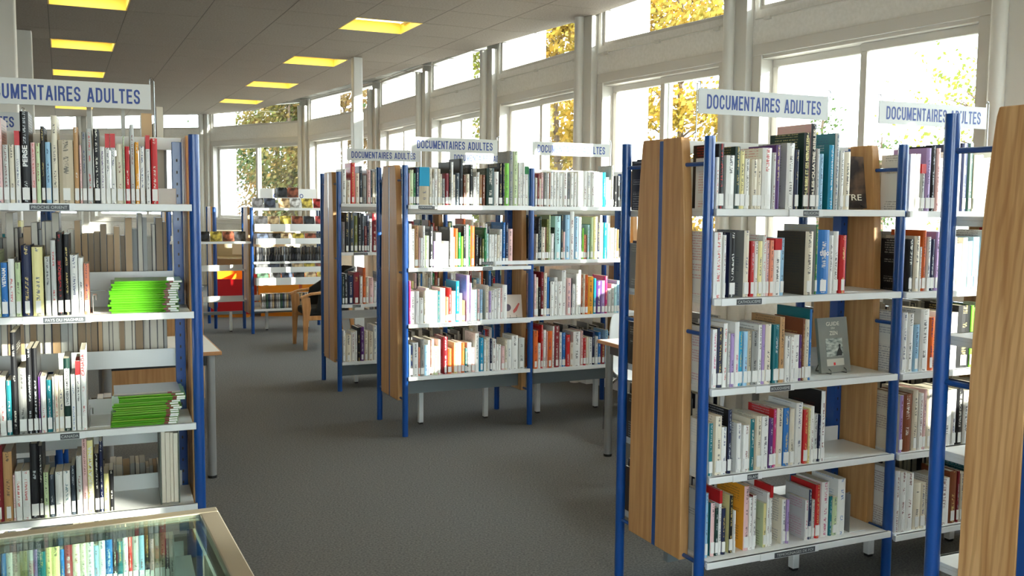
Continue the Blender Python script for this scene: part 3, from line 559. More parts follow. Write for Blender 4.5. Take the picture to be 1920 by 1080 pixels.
for line in DATA.strip().split('\n'):
    key, body = line.split('=', 1); unit, n = key[:-1], int(key[-1]); items = body.split(';'); N = len(items)
    zs = SZ[unit]; z = zs[n]; top = zs[n-1]-.034 if n else 9
    for i, it in enumerate(items):
        u, w, h, v, code = it.split(' ', 4); u, w, h, v = (int(q)/1000 for q in (u, w, h, v))
        o = (N-1-i) if unit == 'A' else i
        h = min(h, top-z-.004); c = parse(code)[0]; u = max(u, .0272+(1 if unit in ('C2', 'D2') else 0)); w -= .0016
        if i+1 < N: w = min(w, int(items[i+1].split(' ')[0])/1000-u-.001) if int(items[i+1].split(' ')[0])/1000-u > .006 else w
        w = min(w, (.973 if unit not in ('C2', 'D2') else 1.973)-u)
        size = 'slim' if w < .016 else 'thick' if w > .04 else 'tall' if h > .285 else 'short' if h < .2 else ''
        ns = 5 if unit in ('A', 'D', 'D2') else 4
        lb = '%s book, %s %s, %s, %s' % ((size+' '+PAL[c][1]).strip(), ORD[o], FROMW[unit], SHELFW[ns][n], WHERE[unit])
        occ = .45 if unit == 'D2' and u > 1.27 else 1.0
        spec(unit, u, w, h, v + rnd.uniform(-.003, .003), z, code, lb, where=(unit, n), f=occ)
def fill(rowk, z, u0, u1, hlo, hhi, cols, back=False, dens=1.0, wlo=.012, whi=.034, label=None):
    u = u0; i = 0; got = []
    while u < u1:
        w = rnd.uniform(wlo, whi)
        if u+w > u1: break
        if rnd.random() < dens:
            h = rnd.uniform(hlo, hhi)
            spec(rowk, u, w-.001, h, -.012, z, rnd.choice(cols), None, back=back, where=(rowk, z), f=0)
            if label: BOOKS[-1][1]['lab'] = [label, i]; got.append(BOOKS[-1][1]); i += 1; BOOKS[-1][0] = w*h/(ROWS[rowk[0]].w(u, .4, z).length**2)*(.7 if h > .2 else .35)
        u += w
    for g_ in got: g_['lab'][1] = len(got)-1-g_['lab'][1]
MIX = ['w', 'w', 'w', 'wc', 'wc', 'lg', 'pk', 'bk', 'nv', 'tl', 'rd', 'dr', 'lb', 'or', 'gn', 'bg', 'ye', 'ds', 'li', 'bl']
DRK = ['bk', 'nv', 'ds', 'dg', 'gy', 'dr', 'bl', 'br', 'wc', 'w']
FORE = ['kr', 'kr', 'kg', 'tn', 'bg', 'lg', 'bk', 'nv', 'kr']
# fore-edges facing us on the far side of the magazine bookcase
fill('A', 1.315, .03, .925, .20, .315, FORE, True, label='second shelf')
fill('A', .975, .03, .925, .26, .30, FORE, True, label='third shelf')
fill('A', .64, .03, .90, .13, .19, FORE, True, label='fourth shelf')
fill('A', .30, .60, .95, .17, .22, FORE, True, label='bottom shelf')
fill('A', 1.66, .05, .93, .20, .30, FORE, True, dens=.55)
for u_, w_, h_, c_ in ((.815, .045, .40, 'tn'), (.862, .012, .36, 'nv'), (.876, .03, .43, 'lg'), (.60, .018, .42, 'kg'), (.735, .016, .45, 'kg')): spec('A', u_, w_, h_, -.012, 1.66, c_, None, back=True, where=('A', 1.66), f=0)
fill('A', .13, .03, .9, .17, .24, MIX)
for n in range(4): fill('A', SZ['A'][n], .03, (.262, .245, .235, .225)[n], .2, .3, MIX)
for b in (0, 1):
    for z in BACK: fill('D', z, b+.03, b+(.45 if b == 0 else .9), .17, .25, MIX, True); fill('F', z, b+.03, b+.95, .19, .29, MIX); fill('F', z, b+.35, b+.95, .19, .29, MIX, True)
    for z in (1.62, 1.20, .80, .44): fill('C', z, b+.03, b+(.70 if b == 0 else .93), .17, .27, MIX, True)
    for z in (1.62, 1.22, .62, .26): fill('B', z, b+.45, b+.95, .17, .27, DRK, True)
for n in range(5): fill('D', SZ['D2'][n], 1.5, 1.95, .19, .28, MIX)
for n in range(4):
    fill('B', SZ['B'][n], .36, .95, .19, .30, DRK if n < 2 else MIX); fill('B', SZ['B'][n], 1.03, 1.95, .19, .30, MIX)
fill('C', SZ['C2'][3], 1.625, 1.95, .19, .27, MIX)
for n, z in enumerate(BACK): fill('E', z, .1, .93, .18, .29, MIX)
BOOKS.sort(key=lambda b: -b[0])
pages_cache = {}
for rank, (area, b) in enumerate(BOOKS):
    row, w, h = b['row'], b['w'], b['h']; col, prn, band, side, txt = parse(b['code'])
    d = min(max(.70*h, .12), .215); hard = w > .028 and col in DK
    cc = PAL[col][0]; sc = PAL[side][0] if side else cc; seed = rnd.random()
    jit = rnd.uniform(-7, 7); cc = tuple(min(250, max(8, x+jit)) for x in cc)
    if prn: pc = PAL[prn][0]
    else: pc = rnd.choice([(225, 222, 210), (214, 190, 120), (200, 205, 210)]) if col in DK else rnd.choice([(50, 50, 60), (60, 60, 60), (120, 40, 40), (40, 60, 110)])
    fore = (150, 124, 92) if col == 'kr' else (166, 166, 160) if col == 'kg' else (190, 156, 112) if col == 'tn' else (206, 198, 180)
    if b['back']: sc = rnd.choice([(70, 62, 54), (150, 146, 138), (40, 42, 60), (176, 168, 150)])
    (vs, fs, cols, uvs), pg = book_shells(w, h, d, cc, sc, pc, seed, hard, fore if b['back'] else (224, 215, 194))
    b['z'] += .0006
    if b['back']: mt = row.mw @ Matrix.Translation((b['u']+w, DP-b['v'], b['z'])) @ Matrix.Rotation(pi, 4, 'Z')
    else: mt = row.mw @ Matrix.Translation((b['u'], b['v'], b['z']))
    lean = rnd.uniform(-.006, .006)
    mt = mt @ Matrix.Rotation(rnd.uniform(-.003, .003), 4, 'Z')
    lab = b['label']
    if 'lab' in b: lab = '%s fore-edge book, %s from the blue post, far side %s, magazine bookcase' % ({'kr': 'brown', 'kg': 'grey', 'tn': 'tan', 'bg': 'beige', 'lg': 'pale grey'}.get(col, 'pale'), ORD[b['lab'][1]], b['lab'][0])
    has_label = not b['back'] and rnd.random() < .86
    lz0, lz1 = .012, min(.058, h*.28); lw = w*(.86 if w < .03 else .5)
    if rank < 315 and lab:
        m = BookMesh(); m.add(vs, fs, cols, uvs, pc, seed); me = m.mesh('book')
        o = bpy.data.objects.new('book', me); COL.objects.link(o); o.matrix_world = mt
        tag(o, lab, 'book', ('far side books, magazine bookcase ' + b['lab'][0]) if 'lab' in b else 'books on the %s, %s' % (SHELFW[5 if b['where'][0] in ('A', 'D', 'D2') else 4][b['where'][1]], WHERE[b['where'][0]]))
        m = BookMesh(); m.box(pg, pc, seed); po = bpy.data.objects.new('pages', m.mesh('pages')); COL.objects.link(po); po.parent = o
        if has_label: MB().box(w/2-lw/2, w/2+lw/2, -.0007, .004, lz0, lz1).build('spine_label', M['label'], o)
        if band:
            hb = .2*h if band != 'cy' else .5*h
            m = BookMesh(); m.box((-.0005, w+.0005, -.0006, d*.6, h-hb, h-.0004, PAL[band][0]), (240, 240, 240), seed); bo = bpy.data.objects.new('cover_band', m.mesh('cover_band')); COL.objects.link(bo); bo.parent = o
        if txt:
            tm = bpy.data.materials.get('spine_print_%s' % (prn or 'w')) or mat('spine_print_%s' % (prn or 'w'), PAL[prn or 'w'][0] if not (txt == 'CANADA') else (120, 130, 140), .5)
            if txt == 'théo': text('théo', 'lettering', tm, o, (w*.1, -.0012, h*.60), (1, 0, 0), (0, 0, 1), w*.8, w*.42, .02)
            elif txt == "L'INDIEN D'AMERIQUE":
                MB().box(w*.12, w*.92, -.0011, .004, h*.35, h*.86).build('title_plate', M['label'], o); text(txt, 'lettering', M['black'], o, (w*.75, -.0018, h*.37), (0, 0, 1), (-1, 0, 0), h*.47, w*.45, .02)
            else:
                z0, z1 = {'PERSE': (.40, .63), 'VIETNAM': (.55, .9), 'TURQUIE': (.42, .66), 'CANADA': (.68, .95), 'AMERICA LATINA': (.18, .92)}.get(txt, (.22, .93))
                text(txt, 'lettering', tm, o, (w*.80, -.0014, h*z0), (0, 0, 1), (-1, 0, 0), h*(z1-z0), w*.62, .025)
    else:
        REST.add(vs, fs, cols, uvs, pc, seed, mt); REST.box(pg, pc, seed, mt)
        if has_label: REST.box((w/2-lw/2, w/2+lw/2, -.0007, .004, lz0, lz1, (232, 232, 228)), pc, seed, mt)
o = bpy.data.objects.new('smaller_books', REST.mesh('smaller_books')); COL.objects.link(o)
tag(o, 'the many smaller books on the farther shelves, white, dark and coloured spines', 'books', kind='stuff')

# ------------------------------------------------------------------ hanging signs
def make_sign(row, u0, label, v=.3035, group='hanging shelf signs'):
    p = row.w(u0, v, 0); e = empty('hanging_sign', (p.x, p.y, 1.954), row.t); tag(e, label, 'sign', group)
    MB().box(.155, .853, -.0025, .0025, .113, .218).build('sign_panel', M['signboard'], e, bevel=.001)
    sign_lettering('DOCUMENTAIRES ADULTES', M['ink'], e, .198, -.0031, .134, .612, .060)
    for x, s in ((.149, 1), (.866, -1)):
        MB().tube([(x, 0, -.0), (x, 0, .232), (x+s*.004, 0, .244), (x+s*.012, 0, .246), (x+s*.017, 0, .236), (x+s*.016, 0, .210)], .0028, 6).build('rod_with_hook', M['chrome'], e, smooth=True)
    return e
make_sign(ROWS['A'], 0, 'white sign with blue lettering over the bookcase with green magazines')
make_sign(ROWS['D'], 0, 'white hanging sign with blue lettering over the zen guide shelves')
make_sign(ROWS['D'], 1, 'white hanging sign partly behind the blue post, in front of the bright window')
make_sign(ROWS['C'], 0, 'white hanging sign over the first bay of the middle bookcase')
make_sign(ROWS['C'], 1, 'white hanging sign half in sunlight over the second bay of the middle bookcase')
make_sign(ROWS['B'], 0, 'lowest-looking white hanging sign beside the white column, over the bookcase behind')
make_sign(ROWS['B'], 1, 'white hanging sign seen below and behind the middle bookcase sign')
make_sign(ROWS['E'], 0, 'white hanging sign mostly hidden, only its last letters showing past a black spine')

# ------------------------------------------------------------------ books shown face out on wire stands
def wire_stand(row, u, v, z, yaw, label, w=.09):
    p = row.w(u, v, z); e = empty('book_stand', p, row.t+yaw); tag(e, label, 'book stand')
    for x in (-w/2, w/2): MB().tube([(x, .0, .022), (x, -.012, .016), (x, -.014, .003), (x, .02, .003), (x, .075, .003), (x, .030, .10)], .0017, 6).build('wire', M['black'], e, smooth=True)
    MB().tube([(-w/2, .074, .003), (w/2, .074, .003)], .0017, 6).build('wire', M['black'], e)
    return e
def face_book(row, u, v, z, w, h, t, yaw, tilt, col, label, side=(228, 222, 206)):
    p = row.w(u, v, z+.006); e = empty('book', p, 0); e.rotation_euler = (-tilt, 0, row.t+yaw)
    tag(e, label, 'book', 'books shown face out')
    MB().box(-w/2, w/2, 0, .0015, 0, h).box(-w/2, w/2, t-.0015, t, 0, h).box(-w/2, -w/2+.0015, .0015, t-.0015, 0, h).build('cover', col, e, bevel=.0005)
    MB().box(-w/2+.0016, w/2-.001, .0016, t-.0016, .001, h-.001).build('pages', M['paper'], e)
    return e
zr = ROWS['D']
z = .9693; zb = face_book(zr, .745, .075, z, .172, .236, .016, .05, .16, speckle(mat('zen_cover', (120, 124, 116), .35), 3, (104, 108, 104), (150, 148, 134), coords='Object'), 'grey paperback zen guide standing face out on a wire stand')
pt = mat('cream_print', (226, 220, 200), .5); pic = speckle(mat('zen_picture', (150, 160, 150), .4), 30, (92, 104, 98), (196, 200, 190), stretch=(1, 1, 3))
text('GUIDE', 'lettering', pt, zb, (-.038, -.0006, .200), (1, 0, 0), (0, 0, 1), .076, .017, .01)
text('DU', 'lettering', pt, zb, (-.010, -.0006, .186), (1, 0, 0), (0, 0, 1), .020, .008, .01)
text('ZEN', 'lettering', pt, zb, (-.022, -.0006, .160), (1, 0, 0), (0, 0, 1), .046, .017, .01)
MB().box(-.048, .048, -.0006, .0002, .068, .146).build('cover_picture', pic, zb)
MB().prism([(.008, .07), (.040, .07), (.044, .084), (.036, .097), (.034, .108), (.037, .114), (.034, .120), (.028, .120), (.025, .113), (.027, .106), (.018, .094), (.012, .084)], 'y', -.0009, -.0004).build('seated_figure_print', M['black'], zb, fixn=True)
MB().box(-.05, .05, -.0005, .0002, .028, .058).build('pale_band', mat('pale_band', (188, 184, 170), .5), zb)
MB().box(-.012, -.001, -.0009, -.0004, .03, .042).build('publisher_mark', M['red'], zb)
wire_stand(zr, .745, .075, z, .05, 'small black wire stand holding the face-out zen guide')
z = 1.6722; sb = face_book(zr, .802, .085, z, .165, .225, .02, -.08, .16, speckle(mat('sepia_cover', (70, 56, 48), .65, spec=.2), 9, (44, 36, 34), (128, 100, 78), lo=.45, hi=.7), 'dark sepia portrait paperback face out on top shelf beside white spines')
text('RTRE', 'lettering', pt, sb, (-.06, -.0006, .034), (1, 0, 0), (0, 0, 1), .118, .026, .005)
MB().box(-.058, -.020, -.0006, .0002, .095, .118).build('title_plate', mat('pale_band_2', (170, 160, 140), .5), sb)
wire_stand(zr, .802, .085, z, -.08, 'small wire stand under the sepia portrait paperback')
zc = ROWS['C']; z = .8184
cb = face_book(zc, .885, .06, z, .145, .175, .012, -.22, .28, mat('pale_photo_cover', (222, 208, 198), .35), 'pale illustrated paperback leaning face out at the end of a sunlit shelf')
MB().lathe([(.028, -.0006), (.028, .0001)], 16).build('dark_motif', mat('mauve_print', (92, 78, 96), .5), cb).matrix_local = Matrix.Translation((-.042, 0, .075)) @ Matrix.Rotation(pi/2, 4, 'X')
MB().prism([(.005, .03), (.03, .05), (.055, .105), (.045, .11), (.02, .075), (.0, .05)], 'y', -.0006, .0001).build('red_motif', mat('red_print', (196, 84, 78), .5), cb, fixn=True)
wire_stand(zc, .885, .06, z, -.22, 'small wire stand under the pale illustrated paperback', .05)
# thick volume with its fore-edge out at the end of the magazine bookcase
ra = ROWS['A']; p = ra.w(.880, 0, .4476); e = empty('book', p, ra.t); tag(e, 'thick loose-leaf volume turned fore-edge out against the blue post', 'book', 'books shown face out')
MB().box(-.035, -.030, .0, .21, 0, .31).box(.036, .041, 0, .21, 0, .31).box(-.03, .036, .205, .21, 0, .31).build('cover', mat('sage_cover', (96, 104, 92), .5), e, bevel=.001)
for k, (a, b, dy) in enumerate(((-.029, -.014, .006), (-.013, .004, .003), (.005, .017, .009), (.018, .035, .004))): MB().box(a, b, dy, .2, .004, .30-.003*k).build('page_bundle', M['paper'], e, bevel=.001)
def bookend(row, u, z, label, h=.15):
    p = row.w(u, .02, z+.0006); e = tag(empty('bookend', p, row.t), label, 'bookend')
    MB().box(-.001, .001, 0, .11, .002, h).build('upright_plate', M['steel'], e, bevel=.0005); MB().box(0, .09, 0, .11, .0, .0022).build('base_plate', M['shelf'], e)
    MB().tube([(.001, .02, h), (.012, .02, h+.004), (.012, .02, h-.02)], .003, 6).build('wire_end', M['chrome'], e)
bookend(zr, .705, 1.3252, 'thin steel bookend against the red spine under the sepia portrait', .17)
bookend(zr, .80, .2751, 'thin steel bookend on the bottom shelf behind the thick white volume', .17)
bookend(zr, .63, .6191, 'thin steel bookend beside the tall white volume on the fourth shelf', .12)
bookend(ra, .612, 1.24, 'small grey bookend between the peach spine and the upper magazine pile', .07)
bookend(ra, .587, .784, 'small grey bookend beside the white spine lettered in grey', .07)

# ------------------------------------------------------------------ two piles of green magazines lying flat
def magazine_pile(z, n, u0, u1, name, top_silver=False):
    zz = z
    for k in range(n):
        t = rnd.uniform(.0082, .0098); du = rnd.uniform(-.013, .013) + (.012 if k > n*.7 else 0); row = ROWS['A']
        p = row.w(u0+du, rnd.uniform(-.020, -.010), zz + .0006); e = empty('magazine', p, row.t + rnd.uniform(-.015, .015)); L = u1-u0
        silver = top_silver and k == n-1
        tag(e, ('silver-backed magazine' if silver else 'lime green magazine') + ' lying flat, %s from the bottom of the %s' % (ORD[k], name), 'magazine', 'green magazines in the ' + name)
        MB().prism([(.0, 0), (.21, 0), (.21, .0008), (.0035, .0008), (.0016, t*.5), (.0035, t-.0014), (.21, t-.0014), (.21, t-.0006), (.0, t-.0006), (-.0018, t*.5)], 'x', 0, L).build('cover', M['steel'] if silver else M['grn'], e, fixn=True)
        MB().box(.001, L-.001, .004, .208, .0010, t-.0018).build('pages', M['paper'], e)
        MB().box(L*.80, L*.865, -.0024, .001, .0009, t-.0016).build('maroon_band', M['maroon'], e)
        if not silver: MB().box(L*.866, L-.002, -.0024, .001, .0009, t-.0016).build('white_label', M['label'], e)
        zz += t
magazine_pile(1.24, 14, .672, .925, 'upper pile')
magazine_pile(.784, 15, .675, .925, 'lower pile', True)

# ------------------------------------------------------------------ glass display case close to the viewer
GT = .449; gc = Vector((-.578, 1.862, 0))       # its far corner by the aisle
e = empty('display_case', gc, GT); tag(e, 'glass display case with pale metal frame, close to the viewer', 'display case')
W_, D_, T_ = 1.35, .72, 1.087
bars = [((-W_, 0), (0, 0)), ((0, 0), (0, -D_)), ((0, -D_), (-W_, -D_)), ((-W_, -D_), (-W_, 0))]
def bar(x0, x1, y0, y1, z0, z1, name='frame_bar', m='alu', bev=.003): return MB().box(x0, x1, y0, y1, z0, z1).build(name, M[m], e, bevel=bev)
bar(-W_, 0, -.030, 0, T_-.030, T_); bar(-W_, 0, -D_, -D_+.03, T_-.030, T_); bar(-.036, 0, -D_+.03, -.03, T_-.030, T_); bar(-W_, -W_+.036, -D_+.03, -.03, T_-.03, T_)
bar(-W_+.036, -.036, -.046, -.033, T_-.024, T_-.008, 'inner_bead', 'chrome', .002); bar(-.052, -.039, -D_+.05, -.046, T_-.024, T_-.008, 'inner_bead', 'chrome', .002)
MB().box(-W_+.034, -.034, -D_+.028, -.028, T_-.008, T_-.002).build('glass_top', M['cglass'], e)
for x0, x1, y0, y1 in ((-W_+.03, -.03, -.020, -.015), (-W_+.03, -.03, -D_+.015, -D_+.02), (-.020, -.015, -D_+.03, -.03), (-W_+.015, -W_+.02, -D_+.03, -.03)): MB().box(x0, x1, y0, y1, T_-.30, T_-.03).build('glass_side', M['cglass'], e)
for x in (-W_+.015, -.015):
    for y in (-D_+.015, -.015): MB().box(x-.013, x+.013, y-.013, y+.013, 0, T_-.03).build('corner_post', M['alu'], e, bevel=.003)
MB().box(-W_+.005, -.005, -D_+.005, -.005, T_-.345, T_-.30).build('case_floor', mat('felt_grey', (104, 112, 104), .95), e, bevel=.003)
MB().box(-W_+.02, -.02, -D_+.02, -.02, .18, .2).build('lower_tray', M['grey'], e)

# ------------------------------------------------------------------ tables and chairs
def table(x, y, rz, lx, ly, label, side=1):
    """corner at (x, y); top runs lx along local x (sign) and ly along local y (sign)"""
    e = empty('table', (x, y, 0), rz); tag(e, label, 'table'); H = .785
    xs = sorted((0, lx)); ys = sorted((0, ly))
    MB().box(xs[0]+.008, xs[1]-.008, ys[0]+.008, ys[1]-.008, H-.022, H).build('table_top', M['laminate'], e, bevel=.004)
    for a in ((xs[0], xs[1], ys[0], ys[0]+.008), (xs[0], xs[1], ys[1]-.008, ys[1]), (xs[0], xs[0]+.008, ys[0]+.008, ys[1]-.008), (xs[1]-.008, xs[1], ys[0]+.008, ys[1]-.008)): MB().box(*a, H-.024, H-.001).build('edge_strip', M['edge'], e, bevel=.003)
    MB().box(xs[0]+.06, xs[1]-.06, ys[0]+.05, ys[0]+.07, H-.09, H-.022).box(xs[0]+.06, xs[1]-.06, ys[1]-.07, ys[1]-.05, H-.09, H-.022).box(xs[0]+.05, xs[0]+.07, ys[0]+.07, ys[1]-.07, H-.09, H-.022).box(xs[1]-.07, xs[1]-.05, ys[0]+.07, ys[1]-.07, H-.09, H-.022).build('apron', M['black'], e)
    for a in (xs[0]+.06, xs[1]-.06):
        for b in (ys[0]+.06, ys[1]-.06):
            l = MB().tube([(a, b, .014), (a, b, H-.022)], .026, 16).build('leg', M['steel'], e, smooth=True); MB().lathe([(.028, 0), (.028, .016)], 14, (a, b)).build('foot', M['black'], l)
    return e
table(-1.743, 5.779, .435, -.70, .80, 'white-topped table with steel legs, its corner showing past the magazine bookcase')
table(.574, 6.43, .435, 1.35, -.80, 'white-topped table with steel legs between the zen guide bookcase and the middle one')
# white shell chair behind that table
def shell_chair(x, y, rz, label):
    e = empty('shell_chair', (x, y, 0), rz); tag(e, label, 'chair')
    prof = [(.22, .44), (.10, .425), (-.06, .43), (-.15, .47), (-.19, .56), (-.215, .70), (-.235, .87)]
    wid = [.20, .215, .215, .21, .205, .215, .185]
    m = MB(); 
    for dz in (0, .010):
        for (yy, zz), w in zip(prof, wid):
            for k in range(7):
                s = -1+k/3.0; m.v.append((w*s, yy+.03*s*s*(1 if zz > .5 else 0), zz+.012*s*s-dz*(1 if zz < .5 else 0)) if not dz else (w*s, yy+.03*s*s*(1 if zz > .5 else 0)-(.01 if zz > .5 else 0), zz+.012*s*s-(.01 if zz < .5 else 0)))
    n = len(prof)
    for L in (0, 1):
        for i in range(n-1):
            for k in range(6):
                if i == n-2 and 2 <= k <= 3: continue
                a = L*n*7+i*7+k; q = (a, a+1, a+8, a+7); m.f.append(q if L == 0 else q[::-1])
    b = m.build('seat_shell', M['plastic'], e, smooth=True); sub = b.modifiers.new('sub', 'SUBSURF'); sub.levels = sub.render_levels = 2
    for sx in (-1, 1):
        MB().tube([(sx*.17, .18, .42), (sx*.20, .22, .30), (sx*.21, .25, .012)], .011, 8).build('leg', M['chrome'], e, smooth=True)
        MB().tube([(sx*.17, -.12, .42), (sx*.20, -.18, .36), (sx*.21, -.22, .30), (sx*.21, -.25, .012)], .011, 8).build('leg', M['chrome'], e, smooth=True)
    return e
shell_chair(.99, 7.0, .435+pi, 'white shell chair with chrome legs tucked behind the white-topped table')
shell_chair(.92, 5.38, .435, 'chrome-legged shell chair on the near side of the table, mostly hidden')
# beech armchair with black upholstery
def armchair(x, y, rz, label):
    e = empty('armchair', (x, y, 0), rz); tag(e, label, 'chair')          # faces local -x
    wv = .56
    for sy in (0, 1):
        yy = sy*wv
        MB().prism([(-.028, 0), (.012, 0), (.03, .30), (.06, .48), (.05, .60), (-.035, .625), (-.045, .58), (-.03, .40)], 'y', yy-.018, yy+.018).build('front_leg', M['beech'], e, bevel=.006, fixn=True)
        MB().prism([(.56, 0), (.60, 0), (.545, .40), (.53, .62), (.49, .62), (.50, .40)], 'y', yy-.018, yy+.018).build('rear_leg', M['beech'], e, bevel=.006, fixn=True)
        arm = [(-.06, .600), (.06, .640), (.22, .655), (.38, .665), (.50, .69), (.58, .72)]
        poly = [(a, b-.014) for a, b in arm] + [(a, b+.014) for a, b in reversed(arm)]
        MB().prism(poly, 'y', yy-.028, yy+.028).build('armrest', M['beech'], e, bevel=.007, fixn=True)
        MB().box(.02, .54, yy-.012, yy+.012, .34, .39).build('side_rail', M['beech'], e, bevel=.004)
    MB().box(.02, .53, .03, wv-.03, .38, .47).build('seat', M['cloth'], e, bevel=.03)
    bk = MB(); nn = 6; plan = [(.13, .035), (.30, .035), (.42, .04), (.50, .075), (.53, .16), (.54, .28), (.53, .40), (.50, .485), (.42, .52), (.30, .525), (.13, .525)]
    for k in range(nn+1):
        t = k/nn
        for j, (a, q) in enumerate(plan):
            side = abs(j-5)/5; top = .93-.26*max(0, side-.55)/.45
            bk.v.append((a+.10*t*(1-side*.6), q, .44+(top-.44)*t))
    np_ = len(plan)
    for k in range(nn):
        for j in range(np_-1): i = k*np_+j; bk.f.append((i, i+1, i+np_+1, i+np_))
    o = bk.build('backrest', M['cloth'], e, smooth=True); sm = o.modifiers.new('solid', 'SOLIDIFY'); sm.thickness = .04; sm.offset = 0
    return e
armchair(-2.34, 10.93, .435, 'beech armchair with black upholstery beyond the shelves, facing the aisle')

# ------------------------------------------------------------------ far corner: counter end, disc rack, bins
e = empty('counter', (-2.86, 7.85, 0), .435); tag(e, 'rounded wooden counter end with dark rim behind the blue post', 'counter')
pr = [(-.4, -.33)] + [(.0+.33*sin(a), -.33*cos(a)) for a in [pi*k/16 for k in range(17)]] + [(-.4, .33)]
MB().prism(pr, 'z', .06, .95).build('body', M['wood'], e, fixn=True, smooth=True)
MB().prism([(x*1.03 if x > 0 else x, y*1.04) for x, y in pr], 'z', .95, .985).build('rim', M['grey'], e, fixn=True)
MB().prism([(x*.93 if x > 0 else x, y*.93) for x, y in pr], 'z', 0, .06).build('plinth', M['black'], e, fixn=True)

RG = Row('G', *ROWS['C'].w(0, 5.94)[:2], .4409)
e = make_bookcase(RG, 'low disc rack with white sloping trays, below the far window', 1, [[1.60, .92, .315]], [[1.2, .8, .4]], .30, H=1.61, rail=False, group='low racks', bar=None)
TRAYS = ((1.31, 1.40, -.05, .10, 'upper tray'), (1.15, 1.22, -.12, .06, 'second tray'), (.77, .85, -.05, .07, 'third tray'), (.63, .72, -.12, .06, 'lowest tray'))
for z0, z1, v, up, nm in TRAYS:
    MB().box(.03, .97, v, v+.004, z0, z1).box(.03, .97, v, v+.15, z0-.005, z0).box(.03, .034, v, v+.15, z0, z1).box(.966, .97, v, v+.15, z0, z1).build('sloping_tray', M['white'], e, bevel=.001)
cdcols = [(40, 40, 44), (120, 60, 40), (196, 190, 180), (60, 70, 90), (170, 150, 60), (150, 40, 40), (90, 90, 92), (210, 160, 120), (30, 34, 40), (60, 90, 70)]
cdm = [speckle(mat('disc_sleeve_%d' % i, c, .25), 14, tuple(x*.55 for x in c), tuple(min(245, x*1.25+20) for x in c), .4, .62) for i, c in enumerate(cdcols)]
def disc(row, u, v, z, mi, label, group, yaw=0, tilt=.2, w=.142, h=.125, t=.010):
    p = row.w(u, v, z); me = MB().box(-w/2, w/2, 0, t, 0, h).mesh('disc_case', cdm[mi]); o = inst(me, 'disc_case', None, p, (-tilt, 0, row.t+yaw)); tag(o, label, 'disc case', group); return o
for k, u in enumerate((.09, .24, .42, .56, .72, .87)): disc(RG, u, .02, 1.608, (0, 3, 7, 2, 4, 5)[k], 'disc case standing face out on the low rack, %s along its top shelf' % ORD[k], 'discs on top of the low rack', rnd.uniform(-.1, .1), .3)
for k, u in enumerate((.40, .55)): disc(RG, u, .10, 1.74, (8, 1)[k], 'disc case clipped to the small white notice, %s of the pair' % ('first', 'second')[k], 'discs on the notice', 0, .05)
p = RG.w(.5, .125, 1.6006); o = empty('notice', p, RG.t); tag(o, 'small white notice board with two round letters above the low rack', 'notice')
MB().box(-.36, .36, 0, .006, .10, .25).build('board', M['plastic'], o, bevel=.001); MB().box(-.3, -.29, 0, .006, 0, .10).box(.29, .30, 0, .006, 0, .10).build('leg', M['chrome'], o)
text('C', 'lettering', M['ink'], o, (-.2, -.002, .13), (1, 0, 0), (0, 0, 1), .05, .055, .02); text('O', 'lettering', M['ink'], o, (.14, -.002, .13), (1, 0, 0), (0, 0, 1), .05, .055, .02)
for r, (z0, z1, v, up, nm) in enumerate(TRAYS):
    for k in range(6): disc(RG, .12+k*.152, v+.012, z1+up-.120, (r*3+k*7) % 10, 'disc case in the low rack, %s in the %s' % (ORD[k], nm), 'discs in the ' + nm, 0, .25)
for k in range(26):
    w = rnd.uniform(.012, .03)
    p = RG.w(.06+k*.034, .0, .9206); h = rnd.uniform(.17, .20); o = inst(MB().box(0, w, 0, .13, 0, h).mesh('disc_case', cdm[(6, 0, 8, 6)[k % 4]]), 'disc_case', None, p, (0, 0, RG.t)); tag(o, 'dark upright disc case on the middle shelf of the low rack, %s along' % ORD[k], 'disc case', 'upright dark discs')
for k in range(24):
    w = rnd.uniform(.015, .024); p = RG.w(.12+k*.026, .0, .3156); o = inst(MB().box(0, w, 0, .135, 0, .19).mesh('film_case', cdm[(2, 2, 9, 3, 2, 7, 6)[k % 7]]), 'film_case', None, p, (0, 0, RG.t)); tag(o, 'pale film case on the bottom shelf of the low rack, %s along' % ORD[k], 'film case', 'film cases on the bottom shelf')
# second low rack to the side
RH = Row('H', *ROWS['C'].w(-1.0, 5.94)[:2], .4409)
h = make_bookcase(RH, 'low rack beside the disc rack, one shelf of discs towards us', 1, [[1.18]], [[1.2, .8, .4]], .30, H=1.61, rail=False, panels=[0, ], group='low racks', bar=None)
RK = Row('K', *ROWS['C'].w(-.353, 6.65)[:2], .4409)
make_bookcase(RK, 'low rack end panel standing between the counter and the disc rack', 0, [], [], .30, H=1.61, rail=False, group='low racks', bar=None)
for k, u in enumerate((.42, .57, .72, .86)): disc(RH, u, .02, 1.184, (8, 4, 1, 0)[k], 'disc case face out on the single shelf, %s towards the disc rack' % ORD[k], 'discs on the single shelf', 0, .25)
def bin_(x, y, rz, lx, ly, h, m, inner, label, nm):
    e = empty('browser_bin', (x, y, 0), rz); tag(e, label, 'bin', 'coloured browser bins')
    t = .02
    MB().box(0, lx, 0, t, .05, h).build('front_panel', M[m], e, bevel=.004); MB().box(0, lx, ly-t, ly, .05, h+.12).build('back_panel', M[inner], e, bevel=.004)
    for x0 in (0, lx-t): MB().prism([(t, .05), (ly-t, .05), (ly-t, h+.12), (t, h)], 'x', x0, x0+t).build('side_panel', M[m], e, fixn=True, bevel=.003)
    MB().prism([(t, .05), (ly-t, .05), (ly-t, h+.05), (t, h-.08)], 'x', lx*.5-.008, lx*.5+.008).build('divider', M[inner], e, fixn=True)
    MB().box(t, lx-t, t, ly-t, .05, .07).build('bottom', M[inner], e); MB().box(.03, lx-.03, .03, ly-.03, 0, .05).build('plinth', M['orange'], e)
